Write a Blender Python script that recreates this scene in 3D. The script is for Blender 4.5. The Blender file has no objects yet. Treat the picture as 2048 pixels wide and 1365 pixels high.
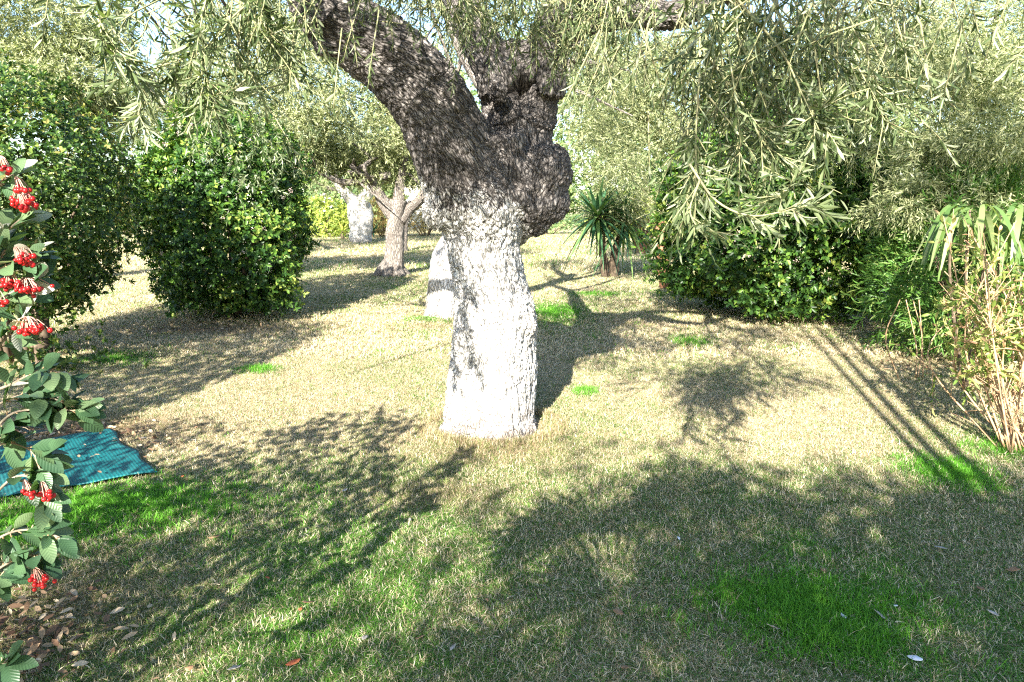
import bpy, math, random
import numpy as np
from mathutils import Vector, Matrix, noise as mn

rng = np.random.default_rng(7)
random.seed(7)
R = math.radians

# ------------------------------------------------------------------ camera, sky, sun, exposure
SUN_AZ, SUN_EL = R(14.5), R(28)          # direction in which the light travels, height of the sun
PITCH, CAM_H, FPX = R(10.8), 1.6, 1480.0  # focal length in pixels of a 2048 wide frame
scene = bpy.context.scene
cam_d = bpy.data.cameras.new('camera')
cam = bpy.data.objects.new('camera', cam_d)
scene.collection.objects.link(cam)
cam.location = (0, 0, CAM_H)
cam.rotation_euler = (R(90) - PITCH, 0, 0)
cam_d.sensor_width = 36
cam_d.lens = 36 * FPX / 2048
cam_d.clip_start = 0.05
cam_d.clip_end = 1500
scene.camera = cam

world = bpy.data.worlds.new('World')
scene.world = world
world.use_nodes = True
wn = world.node_tree
wn.nodes.clear()
sky = wn.nodes.new('ShaderNodeTexSky')
sky.sky_type = 'NISHITA'
sky.sun_disc = False
sky.sun_elevation = SUN_EL
sky.sun_rotation = R(180) + SUN_AZ
sky.air_density = 1.0
sky.dust_density = 0.8
sky.ozone_density = 2.5
bg = wn.nodes.new('ShaderNodeBackground')
bg.inputs['Strength'].default_value = 0.085
wo = wn.nodes.new('ShaderNodeOutputWorld')
wn.links.new(sky.outputs[0], bg.inputs[0])
wn.links.new(bg.outputs[0], wo.inputs[0])

sun_d = bpy.data.lights.new('sun', 'SUN')
sun_d.energy = 5.0
sun_d.angle = R(0.45)
sun_d.color = (1.0, 0.94, 0.82)
sun = bpy.data.objects.new('sun', sun_d)
scene.collection.objects.link(sun)
SD = Vector((math.sin(SUN_AZ) * math.cos(SUN_EL), math.cos(SUN_AZ) * math.cos(SUN_EL), -math.sin(SUN_EL)))
sun.rotation_euler = SD.to_track_quat('-Z', 'Y').to_euler()
sun.location = (-3, -12, 8)

scene.view_settings.view_transform = 'Standard'
scene.view_settings.look = 'None'
scene.view_settings.gamma = 1.0
scene.view_settings.exposure = 2.35
scene.render.engine = 'CYCLES'
scene.cycles.max_bounces = 6
scene.cycles.diffuse_bounces = 3
scene.cycles.glossy_bounces = 2
scene.cycles.transmission_bounces = 4
scene.cycles.use_denoising = False
scene.cycles.pixel_filter_type = 'BLACKMAN_HARRIS'
scene.cycles.filter_width = 1.2
scene.cycles.sample_clamp_indirect = 6

# ------------------------------------------------------------------ helpers
def ray(px, py):
    a, b = (px - 1024) / FPX, (682.5 - py) / FPX
    return np.array((a, math.cos(PITCH) + b * math.sin(PITCH), -math.sin(PITCH) + b * math.cos(PITCH)))
def at(px, py, Y):                       # the point seen at a pixel of the photograph, Y metres away
    v = ray(px, py)
    return np.array((0, 0, CAM_H)) + v * (Y / v[1])
def gnd(px, py):
    v = ray(px, py)
    return np.array((0, 0, CAM_H)) - v * (CAM_H / v[2])
def project(P):
    d = P - np.array((0, 0, CAM_H))
    z = d[:, 1] * math.cos(PITCH) - d[:, 2] * math.sin(PITCH)
    u = d[:, 1] * math.sin(PITCH) + d[:, 2] * math.cos(PITCH)
    zz = np.where(z > 0.05, z, 0.05)
    return 1024 + FPX * d[:, 0] / zz, 682.5 - FPX * u / zz, z

def tag(o, label=None, cat=None, group=None, kind=None):
    if label: o['label'] = label
    if cat: o['category'] = cat
    if group: o['group'] = group
    if kind: o['kind'] = kind
    return o
def link(name, me, parent=None):
    o = bpy.data.objects.new(name, me)
    scene.collection.objects.link(o)
    if parent is not None:
        o.parent = parent
        o.matrix_parent_inverse = Matrix.Translation(-parent.location)
    return o
def root(name, loc, label, cat, group=None):
    o = bpy.data.objects.new(name, None)
    scene.collection.objects.link(o)
    o.empty_display_size = 0.2
    o.location = loc
    return tag(o, label, cat, group)
def norm(v):
    return v / np.maximum(np.linalg.norm(v, axis=-1, keepdims=True), 1e-9)

def mesh_np(name, V, faces, mat, attrs=None, smooth=False, mats=None, mat_idx=None):
    """V (n,3); faces: list of int arrays (m,k) with k corners each"""
    me = bpy.data.meshes.new(name)
    V = np.ascontiguousarray(V, dtype=np.float32)
    me.vertices.add(len(V))
    me.vertices.foreach_set('co', V.ravel())
    faces = [np.asarray(f, dtype=np.int32) for f in faces if len(f)]
    nl = sum(f.size for f in faces)
    nf = sum(len(f) for f in faces)
    me.loops.add(nl)
    me.loops.foreach_set('vertex_index', np.concatenate([f.ravel() for f in faces]))
    me.polygons.add(nf)
    tot = np.concatenate([np.full(len(f), f.shape[1], np.int32) for f in faces])
    st = np.concatenate([[0], np.cumsum(tot)[:-1]]).astype(np.int32)
    me.polygons.foreach_set('loop_start', st)
    me.polygons.foreach_set('loop_total', tot)
    if smooth:
        me.polygons.foreach_set('use_smooth', np.ones(nf, bool))
    for k, a in (attrs or {}).items():
        a = np.ascontiguousarray(a, dtype=np.float32)
        if a.ndim == 1:
            at_ = me.attributes.new(k, 'FLOAT', 'POINT')
            at_.data.foreach_set('value', a)
        else:
            at_ = me.attributes.new(k, 'FLOAT_VECTOR', 'POINT')
            at_.data.foreach_set('vector', a.ravel())
    if mats:
        for m in mats: me.materials.append(m)
        me.polygons.foreach_set('material_index', mat_idx.astype(np.int32))
    elif mat:
        me.materials.append(mat)
    me.update(calc_edges=True)
    me.validate()
    return me

# ------------------------------------------------------------------ materials
def new_mat(name):
    m = bpy.data.materials.new(name)
    m.use_nodes = True
    nt = m.node_tree
    nt.nodes.clear()
    out = nt.nodes.new('ShaderNodeOutputMaterial')
    return m, nt, out
def ramp(nt, src, stops):
    r = nt.nodes.new('ShaderNodeValToRGB')
    e = r.color_ramp.elements
    while len(e) > 1: e.remove(e[-1])
    e[0].position, e[0].color = stops[0][0], (*stops[0][1], 1)
    for p, c in stops[1:]:
        k = e.new(p); k.color = (*c, 1)
    nt.links.new(src, r.inputs[0])
    return r.outputs[0]
def nodes_noise(nt, vec, scale, detail=4, rough=0.55, dist=0.0):
    n = nt.nodes.new('ShaderNodeTexNoise')
    n.inputs['Scale'].default_value = scale
    n.inputs['Detail'].default_value = detail
    n.inputs['Roughness'].default_value = rough
    n.inputs['Distortion'].default_value = dist
    if vec is not None: nt.links.new(vec, n.inputs['Vector'])
    return n.outputs['Fac']
def attr(nt, name, kind='GEOMETRY'):
    a = nt.nodes.new('ShaderNodeAttribute')
    a.attribute_name = name
    a.attribute_type = kind
    return a
def mixc(nt, fac, a, b, mode='MIX'):
    m = nt.nodes.new('ShaderNodeMix')
    m.data_type = 'RGBA'; m.blend_type = mode
    for s, v in ((m.inputs[0], fac), (m.inputs[6], a), (m.inputs[7], b)):
        if isinstance(v, (int, float)): s.default_value = v
        elif isinstance(v, tuple): s.default_value = (*v, 1)
        else: nt.links.new(v, s)
    return m.outputs[2]
def math_n(nt, op, a, b=None, clamp=False):
    m = nt.nodes.new('ShaderNodeMath'); m.operation = op; m.use_clamp = clamp
    for s, v in ((m.inputs[0], a), (m.inputs[1], b)):
        if v is None: continue
        if isinstance(v, (int, float)): s.default_value = v
        else: nt.links.new(v, s)
    return m.outputs[0]

def leaf_mat(name, stops, rough=0.45, transl=0.35, tcol=None, spec=0.4, attr_name='rnd'):
    m, nt, out = new_mat(name)
    a = attr(nt, attr_name)
    col = ramp(nt, a.outputs['Fac'], stops)
    p = nt.nodes.new('ShaderNodeBsdfPrincipled')
    nt.links.new(col, p.inputs['Base Color'])
    p.inputs['Roughness'].default_value = rough
    p.inputs['Specular IOR Level'].default_value = spec
    t = nt.nodes.new('ShaderNodeBsdfTranslucent')
    tc = mixc(nt, 1.0, col, tcol or (1.3, 1.5, 0.5), 'MULTIPLY')
    nt.links.new(tc, t.inputs['Color'])
    mx = nt.nodes.new('ShaderNodeMixShader')
    mx.inputs[0].default_value = transl
    nt.links.new(p.outputs[0], mx.inputs[1]); nt.links.new(t.outputs[0], mx.inputs[2])
    nt.links.new(mx.outputs[0], out.inputs[0])
    return m

M = {}
M['olive'] = leaf_mat('olive_leaf', [(0.0, (0.04, 0.065, 0.025)), (0.4, (0.085, 0.12, 0.045)), (0.7, (0.15, 0.185, 0.09)), (0.88, (0.26, 0.29, 0.19)), (0.97, (0.34, 0.36, 0.26)), (1.0, (0.40, 0.36, 0.10))], rough=0.42, transl=0.3)
M['olive_far'] = leaf_mat('olive_leaf_distant', [(0.0, (0.05, 0.075, 0.025)), (0.3, (0.15, 0.18, 0.08)), (0.65, (0.28, 0.30, 0.15)), (1.0, (0.46, 0.46, 0.28))], rough=0.5, transl=0.3)
M['viburnum'] = leaf_mat('viburnum_leaf', [(0.0, (0.018, 0.05, 0.012)), (0.45, (0.045, 0.11, 0.02)), (0.75, (0.12, 0.22, 0.032)), (1.0, (0.30, 0.35, 0.08))], rough=0.42, transl=0.3, spec=0.35)
M['pittosporum'] = leaf_mat('pittosporum_leaf', [(0.0, (0.02, 0.05, 0.013)), (0.5, (0.055, 0.115, 0.022)), (0.82, (0.15, 0.21, 0.04)), (1.0, (0.38, 0.32, 0.12))], rough=0.36, transl=0.3, spec=0.4)
M['oleander'] = leaf_mat('oleander_leaf', [(0.0, (0.04, 0.10, 0.02)), (0.6, (0.10, 0.22, 0.04)), (1.0, (0.26, 0.33, 0.10))], rough=0.4, transl=0.35)
M['yellow_leaf'] = leaf_mat('yellowing_leaf', [(0.0, (0.08, 0.17, 0.03)), (0.55, (0.20, 0.28, 0.06)), (0.85, (0.42, 0.40, 0.15)), (1.0, (0.55, 0.32, 0.22))], rough=0.5, transl=0.4, tcol=(1.3, 1.1, 0.6))
M['coton'] = leaf_mat('cotoneaster_leaf', [(0.0, (0.03, 0.07, 0.035)), (0.55, (0.06, 0.12, 0.055)), (0.85, (0.13, 0.19, 0.09)), (0.9, (0.34, 0.36, 0.30)), (1.0, (0.46, 0.45, 0.40))], rough=0.4, transl=0.2)
M['sword'] = leaf_mat('sword_leaf', [(0.0, (0.03, 0.09, 0.05)), (0.7, (0.06, 0.14, 0.06)), (1.0, (0.20, 0.28, 0.08))], rough=0.35, transl=0.25)
M['fan'] = leaf_mat('fan_leaf', [(0.0, (0.12, 0.22, 0.16)), (1.0, (0.30, 0.38, 0.28))], rough=0.45, transl=0.3)
M['strap'] = leaf_mat('strap_leaf', [(0.0, (0.05, 0.11, 0.03)), (0.6, (0.13, 0.20, 0.06)), (1.0, (0.34, 0.38, 0.20))], rough=0.4, transl=0.3)
M['far_green'] = leaf_mat('distant_leaf', [(0.0, (0.08, 0.14, 0.06)), (0.5, (0.16, 0.24, 0.09)), (1.0, (0.32, 0.38, 0.16))], rough=0.6, transl=0.3)
M['gold'] = leaf_mat('dry_golden_leaf', [(0.0, (0.25, 0.18, 0.07)), (0.6, (0.45, 0.36, 0.12)), (1.0, (0.6, 0.5, 0.25))], rough=0.6, transl=0.3, tcol=(1.2, 1.1, 0.7))
M['yellow_green'] = leaf_mat('yellow_green_leaf', [(0.0, (0.18, 0.26, 0.05)), (1.0, (0.50, 0.52, 0.12))], rough=0.5, transl=0.35)
M['flower'] = leaf_mat('viburnum_flower', [(0.0, (0.45, 0.30, 0.28)), (0.5, (0.60, 0.48, 0.42)), (1.0, (0.80, 0.76, 0.72))], rough=0.7, transl=0.2, tcol=(1, 1, 1))

def simple_mat(name, col, rough=0.6, spec=0.4, nscale=None, col2=None, bump=0.0):
    m, nt, out = new_mat(name)
    p = nt.nodes.new('ShaderNodeBsdfPrincipled')
    p.inputs['Roughness'].default_value = rough
    p.inputs['Specular IOR Level'].default_value = spec
    if nscale:
        tc = nt.nodes.new('ShaderNodeTexCoord')
        f = nodes_noise(nt, tc.outputs['Object'], nscale, 5)
        nt.links.new(ramp(nt, f, [(0.35, col), (0.65, col2 or col)]), p.inputs['Base Color'])
        if bump:
            b = nt.nodes.new('ShaderNodeBump'); b.inputs['Strength'].default_value = bump; b.inputs['Distance'].default_value = 0.01
            nt.links.new(f, b.inputs['Height']); nt.links.new(b.outputs[0], p.inputs['Normal'])
    else:
        p.inputs['Base Color'].default_value = (*col, 1)
    nt.links.new(p.outputs[0], out.inputs[0])
    return m
M['twig'] = simple_mat('twig_bark', (0.30, 0.26, 0.20), 0.8, 0.2, 30, (0.18, 0.14, 0.10))
M['green_twig'] = simple_mat('green_twig', (0.30, 0.32, 0.16), 0.7, 0.2, 30, (0.20, 0.18, 0.10))
M['dark_twig'] = simple_mat('dark_branch', (0.07, 0.05, 0.035), 0.85, 0.2, 20, (0.13, 0.10, 0.07))
M['tan_stem'] = simple_mat('tan_stem', (0.45, 0.33, 0.20), 0.7, 0.2, 25, (0.30, 0.18, 0.10))
M['berry'] = simple_mat('red_berry', (0.42, 0.010, 0.010), 0.35, 0.35, 60, (0.28, 0.008, 0.01))
M['berry_stalk'] = simple_mat('pink_stalk', (0.45, 0.25, 0.20), 0.6, 0.3)
M['wall'] = simple_mat('white_render', (0.78, 0.76, 0.72), 0.9, 0.1, 3, (0.66, 0.63, 0.58), 0.1)
M['dead_leaf'] = simple_mat('dead_leaf', (0.20, 0.11, 0.06), 0.7, 0.2, 40, (0.34, 0.22, 0.13))
M['grey_leaf'] = simple_mat('grey_dead_leaf', (0.32, 0.29, 0.26), 0.7, 0.2, 40, (0.45, 0.42, 0.38))
M['red_leaf'] = simple_mat('red_dead_leaf', (0.45, 0.09, 0.04), 0.6, 0.3, 40, (0.55, 0.18, 0.07))
M['petal'] = simple_mat('white_petal', (0.75, 0.76, 0.82), 0.6, 0.3)
M['fibre'] = simple_mat('palm_fibre', (0.16, 0.07, 0.04), 0.9, 0.1, 25, (0.30, 0.17, 0.10), 0.5)

def bark_mat(name, dark, mid, light, scale=1.0, paint=False):
    m, nt, out = new_mat(name)
    bk = attr(nt, 'bk').outputs['Vector']
    v = nt.nodes.new('ShaderNodeTexVoronoi'); v.feature = 'DISTANCE_TO_EDGE'
    v.inputs['Scale'].default_value = 62 * scale
    ns = nt.nodes.new('ShaderNodeTexNoise'); ns.inputs['Scale'].default_value = 14 * scale; ns.inputs['Detail'].default_value = 3
    nt.links.new(bk, ns.inputs['Vector'])
    warp = nt.nodes.new('ShaderNodeMix'); warp.data_type = 'VECTOR'; warp.inputs[0].default_value = 0.10
    nt.links.new(bk, warp.inputs[4]); nt.links.new(ns.outputs['Color'], warp.inputs[5])
    nt.links.new(warp.outputs[1], v.inputs['Vector'])
    plate = ramp(nt, v.outputs['Distance'], [(0.0, (0, 0, 0)), (0.12, (0.55, 0.55, 0.55)), (0.4, (1, 1, 1))])
    fine = nodes_noise(nt, bk, 95 * scale, 5, 0.7)
    big = nodes_noise(nt, bk, 7 * scale, 4, 0.6)
    h = math_n(nt, 'ADD', plate, math_n(nt, 'MULTIPLY', fine, 0.9))
    tone = math_n(nt, 'MULTIPLY', math_n(nt, 'ADD', math_n(nt, 'MULTIPLY', plate, 0.45), math_n(nt, 'MULTIPLY', fine, 0.6)), math_n(nt, 'ADD', big, 0.5), True)
    col = ramp(nt, tone, [(0.1, dark), (0.42, mid), (0.85, light)])
    p = nt.nodes.new('ShaderNodeBsdfPrincipled')
    p.inputs['Roughness'].default_value = 0.88
    p.inputs['Specular IOR Level'].default_value = 0.15
    if paint:
        pa = attr(nt, 'paint').outputs['Fac']
        # lime wash sits on the raised bark and misses the cracks
        miss = math_n(nt, 'MULTIPLY', math_n(nt, 'SUBTRACT', 0.52, math_n(nt, 'ADD', math_n(nt, 'MULTIPLY', plate, 0.55), math_n(nt, 'MULTIPLY', fine, 0.10))), 1.9, True)
        full = math_n(nt, 'SUBTRACT', math_n(nt, 'MULTIPLY', pa, 2.0), .5, True)
        chips = math_n(nt, 'MULTIPLY', math_n(nt, 'SUBTRACT', nodes_noise(nt, bk, 26 * scale, 6, .75), .60), 5.0, True)
        f = math_n(nt, 'SUBTRACT', math_n(nt, 'SUBTRACT', full, math_n(nt, 'MULTIPLY', miss, .95)), chips, True)
        wcol = ramp(nt, math_n(nt, 'ADD', math_n(nt, 'MULTIPLY', fine, .5), math_n(nt, 'MULTIPLY', big, .5)), [(0.33, (0.48, 0.45, 0.41)), (0.44, (0.70, 0.68, 0.64)), (0.55, (0.82, 0.80, 0.77))])
        st = attr(nt, 'stain').outputs['Fac']
        wcol = mixc(nt, math_n(nt, 'MULTIPLY', st, 0.85), wcol, (0.20, 0.14, 0.10))
        col = mixc(nt, f, col, wcol)
    nt.links.new(col, p.inputs['Base Color'])
    b = nt.nodes.new('ShaderNodeBump'); b.inputs['Strength'].default_value = 0.9; b.inputs['Distance'].default_value = 0.012 / scale
    nt.links.new(h, b.inputs['Height']); nt.links.new(b.outputs[0], p.inputs['Normal'])
    nt.links.new(p.outputs[0], out.inputs[0])
    return m
M['bark'] = bark_mat('old_olive_bark', (0.010, 0.009, 0.009), (0.075, 0.066, 0.062), (0.30, 0.275, 0.26), 1.0, True)
M['bark_far'] = bark_mat('olive_bark', (0.05, 0.042, 0.037), (0.15, 0.13, 0.115), (0.32, 0.29, 0.26), 0.6, True)

# ------------------------------------------------------------------ tubes: trunks, limbs, stems
def smooth_path(pts, n):
    pts = np.asarray(pts, float)
    k = len(pts)
    if k < 3:
        t = np.linspace(0, 1, n)[:, None]
        return pts[0] * (1 - t) + pts[-1] * t
    P = np.vstack([2 * pts[0] - pts[1], pts, 2 * pts[-1] - pts[-2]])
    out = []
    for u in np.linspace(0, k - 1 - 1e-6, n):
        i = int(u); f = u - i
        a, b, c, d = P[i], P[i + 1], P[i + 2], P[i + 3]
        out.append(0.5 * ((2 * b) + (-a + c) * f + (2 * a - 5 * b + 4 * c - d) * f ** 2 + (-a + 3 * b - 3 * c + d) * f ** 3))
    return np.array(out)
def tube(pts, rad, n=12, sides=8, rough=0.0, nfreq=3.0, lumps=0.0, seed=0.0):
    """vertices, quads, bark coordinates of a closed tapering tube; pts may carry one radius each"""
    full = np.column_stack([np.asarray(pts, float), np.asarray(rad, float)])
    q = smooth_path(full, n)
    C, r = q[:, :3], np.maximum(q[:, 3], 0.0005)
    T = norm(np.gradient(C, axis=0))
    up = np.array((0.13, 1.0, 0.07)) if abs(T[0][2]) > 0.5 else np.array((0.07, 0.05, 1.0))
    N = []
    a = norm(np.cross(T[0], up))
    for i in range(n):
        a = norm(a - T[i] * np.dot(a, T[i]))
        N.append(a)
    N = np.array(N); B = np.cross(T, N)
    th = np.arange(sides) * 2 * math.pi / sides
    s = np.concatenate([[0], np.cumsum(np.linalg.norm(np.diff(C, axis=0), axis=1))])
    rr = np.repeat(r[:, None], sides, 1)
    if rough:
        for i in range(n):
            for j in range(sides):
                v = Vector((math.cos(th[j]) * 1.2 + seed, math.sin(th[j]) * 1.2, s[i] * nfreq * 0.35 + seed))
                rr[i, j] *= 1 + rough * mn.noise(v * 1.3) + rough * 0.5 * mn.noise(v * 3.7)
    V = C[:, None] + rr[..., None] * (N[:, None] * np.cos(th)[None, :, None] + B[:, None] * np.sin(th)[None, :, None])
    bk = np.stack([np.cos(th)[None] * r[:, None] * 1.0, np.sin(th)[None] * r[:, None] * 1.0, np.repeat((s * 0.25)[:, None], sides, 1) + seed * 3], -1)
    V = V.reshape(-1, 3); bk = bk.reshape(-1, 3)
    i = np.arange(n - 1)[:, None] * sides; j = np.arange(sides)[None]
    jn = (j + 1) % sides
    F = np.stack([i + j, i + jn, i + sides + jn, i + sides + j], -1).reshape(-1, 4)
    caps = []
    for ring, flip in ((0, True), (n - 1, False)):
        c = len(V)
        V = np.vstack([V, C[ring]]); bk = np.vstack([bk, (0, 0, s[ring] * 0.25)])
        for k in range(sides):
            a_, b_ = ring * sides + k, ring * sides + (k + 1) % sides
            caps.append((b_, a_, c) if flip else (a_, b_, c))
    return V, F, np.array(caps), bk
class Geo:
    def __init__(s): s.V, s.Q, s.T, s.B, s.n = [], [], [], [], 0
    def add(s, tb):
        V, F, Cc, bk = tb
        s.V.append(V); s.Q.append(F + s.n); s.T.append(Cc + s.n); s.B.append(bk); s.n += len(V)
    def build(s, name, mat, parent=None, smooth=True, extra=None):
        V = np.vstack(s.V); at_ = {'bk': np.vstack(s.B)}
        if extra: at_.update(extra(V))
        me = mesh_np(name, V, [np.vstack(s.Q), np.vstack(s.T)], mat, at_, smooth)
        return link(name, me, parent)

# ------------------------------------------------------------------ leaves
def leaf_template(shape):
    # (along 0..1, across -1..1 of the half width, rise in half widths), faces
    if shape == 'quad':      # slender, folded on the midrib
        v = [(0, 0, 0), (0.45, 1, 0.35), (1, 0, 0), (0.45, -1, 0.35)]
        f3 = [(0, 2, 1), (0, 3, 2)]; f4 = []
    elif shape == 'lance':
        v = [(0, 0, 0), (0.3, .85, .35), (0.68, .8, .3), (1, 0, -.3), (0.68, -.8, .3), (0.3, -.85, .35), (0.5, 0, 0.0)]
        f3 = []; f4 = [(0, 6, 2, 1), (6, 3, 2, 2), (0, 5, 4, 6)]
        f3 = [(6, 3, 2), (6, 4, 3)]; f4 = [(0, 6, 2, 1), (0, 5, 4, 6)]
    elif shape == 'oval':
        v = [(0, 0, 0), (0.28, .8, .3), (0.68, .95, .25), (1, 0, -.2), (0.68, -.95, .25), (0.28, -.8, .3), (0.5, 0, 0.0)]
        f3 = [(6, 3, 2), (6, 4, 3)]; f4 = [(0, 6, 2, 1), (0, 5, 4, 6)]
    elif shape == 'big':     # 10 outline points + midrib
        v = [(0, 0, 0), (.12, .35, .1), (.3, .85, .25), (.55, 1, .3), (.8, .7, .15), (.94, .3, 0), (1, 0, -.1),
             (.94, -.3, 0), (.8, -.7, .15), (.55, -1, .3), (.3, -.85, .25), (.12, -.35, .1), (.3, 0, .05), (.55, 0, 0.05), (.8, 0, -.02)]
        f3 = [(0, 12, 1), (0, 11, 12), (14, 6, 5), (14, 7, 6)]
        f4 = [(1, 12, 2, 2)]
        f4 = [(12, 13, 3, 2), (13, 14, 4, 3), (10, 9, 13, 12), (9, 8, 14, 13)]
        f3 += [(1, 12, 2), (11, 10, 12), (14, 5, 4), (14, 8, 7)]
    v = np.array(v, float)
    f3 = np.array(f3, int).reshape(-1, 3); f4 = np.array(f4, int).reshape(-1, 4)
    return v, f3, f4
TPL = {k: leaf_template(k) for k in ('quad', 'lance', 'oval', 'big')}

class Leaves:
    def __init__(s): s.a = []
    def add(s, P, D, N, L, W, Rn):
        n = len(P)
        s.a.append(np.column_stack([P, norm(D), norm(N), np.broadcast_to(L, n), np.broadcast_to(W, n), Rn]))
    def arr(s): return np.vstack(s.a)
    @staticmethod
    def frame(A):
        D = A[:, 3:6]; N = A[:, 6:9]
        S = norm(np.cross(N, D)); N = np.cross(D, S)
        return D, S, N
    def mesh(s, name, A, shape, mat, bend=0.0, extra=None):
        v, f3, f4 = TPL[shape]
        D, S, N = s.frame(A)
        L = A[:, 9][:, None, None]; W = A[:, 10][:, None, None]
        P = A[:, :3][:, None]
        al = v[:, 0][None, :, None]; ac = v[:, 1][None, :, None]; ri = v[:, 2][None, :, None]
        V = P + D[:, None] * al * L + S[:, None] * ac * W * 0.5 + N[:, None] * (ri * W * 0.5 - bend * L * al ** 2)
        k = len(v); n = len(A)
        off = (np.arange(n) * k)[:, None, None]
        fs = []
        if len(f4): fs.append((f4[None] + off).reshape(-1, 4))
        if len(f3): fs.append((f3[None] + off).reshape(-1, 3))
        at_ = {'rnd': np.repeat(A[:, 11], k), 'mid': np.tile(np.abs(v[:, 1]), n), 'along': np.tile(v[:, 0], n)}
        return mesh_np(name, V.reshape(-1, 3), fs, mat, at_, smooth=(shape in ('oval', 'lance', 'big')))
    def build(s, parent, name, shape, mat, bend=0.0, single=0, single_name='leaf', minpx=9.0):
        """one mesh of foliage; the SINGLE leaves that show largest become parts of their own"""
        A = s.arr()
        if single:
            mid = A[:, :3] + A[:, 3:6] * A[:, 9:10] * .5
            x, y, z = project(mid)
            px = FPX * A[:, 9] / np.maximum(z, .1)
            near = (x > 5) & (x < 2043) & (y > 5) & (y < 1360) & (z > 0.2) & (px > minpx)
            # in front of their own plant: nearest leaf in each 14-pixel cell of the picture
            idx = np.where(near)[0]
            idx = idx[np.argsort(z[idx])]
            seen, keep = set(), []
            for i in idx:
                c = (int(x[i] // 14), int(y[i] // 14))
                if c in seen: continue
                seen.add(c); keep.append(i)
            keep = np.array(keep, int)
            keep = keep[np.argsort(-px[keep])][:single]
            mask = np.ones(len(A), bool); mask[keep] = False
            B = A[keep]; A = A[mask]
            protos = []
            for q in range(8):
                T = np.array([[0, 0, 0, 0, 1, 0, 0, 0, 1, 1, 1, (q + .5) / 8]], float)
                protos.append(None)
                protos[q] = T
            cache = {}
            D, S, N = s.frame(B)
            for i in range(len(B)):
                q = min(int(B[i, 11] * 8), 7); ra = round(B[i, 10] / B[i, 9] * 12) / 12 or 1 / 12
                key = (q, ra)
                if key not in cache:
                    T = protos[q].copy(); T[0, 10] = ra
                    cache[key] = s.mesh(single_name, T, shape, mat, bend)
                o = link(single_name, cache[key], parent)
                # template: along +Y, across = N x D, up +Z
                L = B[i, 9]
                X = S[i] * L; Yv = D[i] * L; Z = N[i] * L; p = B[i, :3]
                o.matrix_basis = Matrix(((X[0], Yv[0], Z[0], p[0]), (X[1], Yv[1], Z[1], p[1]), (X[2], Yv[2], Z[2], p[2]), (0, 0, 0, 1)))
        if len(A):
            o = link(name, s.mesh(name, A, shape, mat, bend), parent)
            o['kind'] = 'stuff'
            return o

def rand_dirs(n):
    return norm(rng.normal(size=(n, 3)))
def basis(D):
    r = rand_dirs(len(D))
    U = norm(np.cross(D, r)); return U, np.cross(D, U)
def sprigs(lv, P, D, K, SL, LL, LW, ang=0.8, droop=0.15, order='opposite', rlo=0.0, rhi=1.0, rpow=1.0, up=0.25, jit=0.35, rbase=None):
    """K leaves along each of the M shoots; returns the shoot curve ends"""
    Mn = len(P); D = norm(D); U, W = basis(D)
    SLv = SL * rng.uniform(0.6, 1.15, Mn)[:, None]
    for k in range(K):
        t = (k + 1) / K
        pos = P + D * SLv * t + np.array((0, 0, -1)) * (droop * SLv * t * t)
        if order == 'opposite': az = (k // 2) * 1.57 + (k % 2) * math.pi
        elif order == 'rosette': az = k * 2.4; pos = P + D * SLv * (0.8 + 0.2 * t)
        else: az = k * 2.4
        az = az + rng.normal(0, 0.3, Mn)[:, None]
        rad = U * np.cos(az) + W * np.sin(az)
        a = ang * (1.15 - 0.45 * t) if order != 'rosette' else ang * (1.25 - 0.6 * t)
        a = a + rng.normal(0, jit * 0.4, Mn)[:, None]
        Dn = norm(D - np.array((0, 0, 1)) * droop * 2 * t)
        d = Dn * np.cos(a) + rad * np.sin(a)
        n = Dn * np.sin(a) - rad * np.cos(a) + np.array((0, 0, up)) + rng.normal(0, jit, (Mn, 3))
        rr = rlo + (rhi - rlo) * rng.random(Mn) ** rpow
        if rbase is not None: rr = np.clip(rr + rbase, 0, 1)
        sc = rng.uniform(0.7, 1.12, Mn) * (1 - 0.25 * abs(t - .5))
        lv.add(pos, d, n, LL * sc, LW * sc * rng.uniform(.85, 1.15, Mn), rr)

def cloud(blobs, sub=10, subr=0.28):
    """clumped points in ellipsoids: (centre, radii, count) -> points, outward directions"""
    Ps, Ds = [], []
    for c, r, n in blobs:
        c = np.array(c, float); r = np.array(r if hasattr(r, '__len__') else (r, r, r), float)
        dd = rand_dirs(sub); rad = rng.uniform(0.45, 1.0, (sub, 1))
        cc = c + dd * rad * r
        which = rng.integers(0, sub, n)
        off = rng.normal(0, 1, (n, 3)) * r * subr
        P = cc[which] + off
        Ps.append(P); Ds.append(norm((P - c) / r + rng.normal(0, .5, (n, 3))))
    return np.vstack(Ps), np.vstack(Ds)

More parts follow.
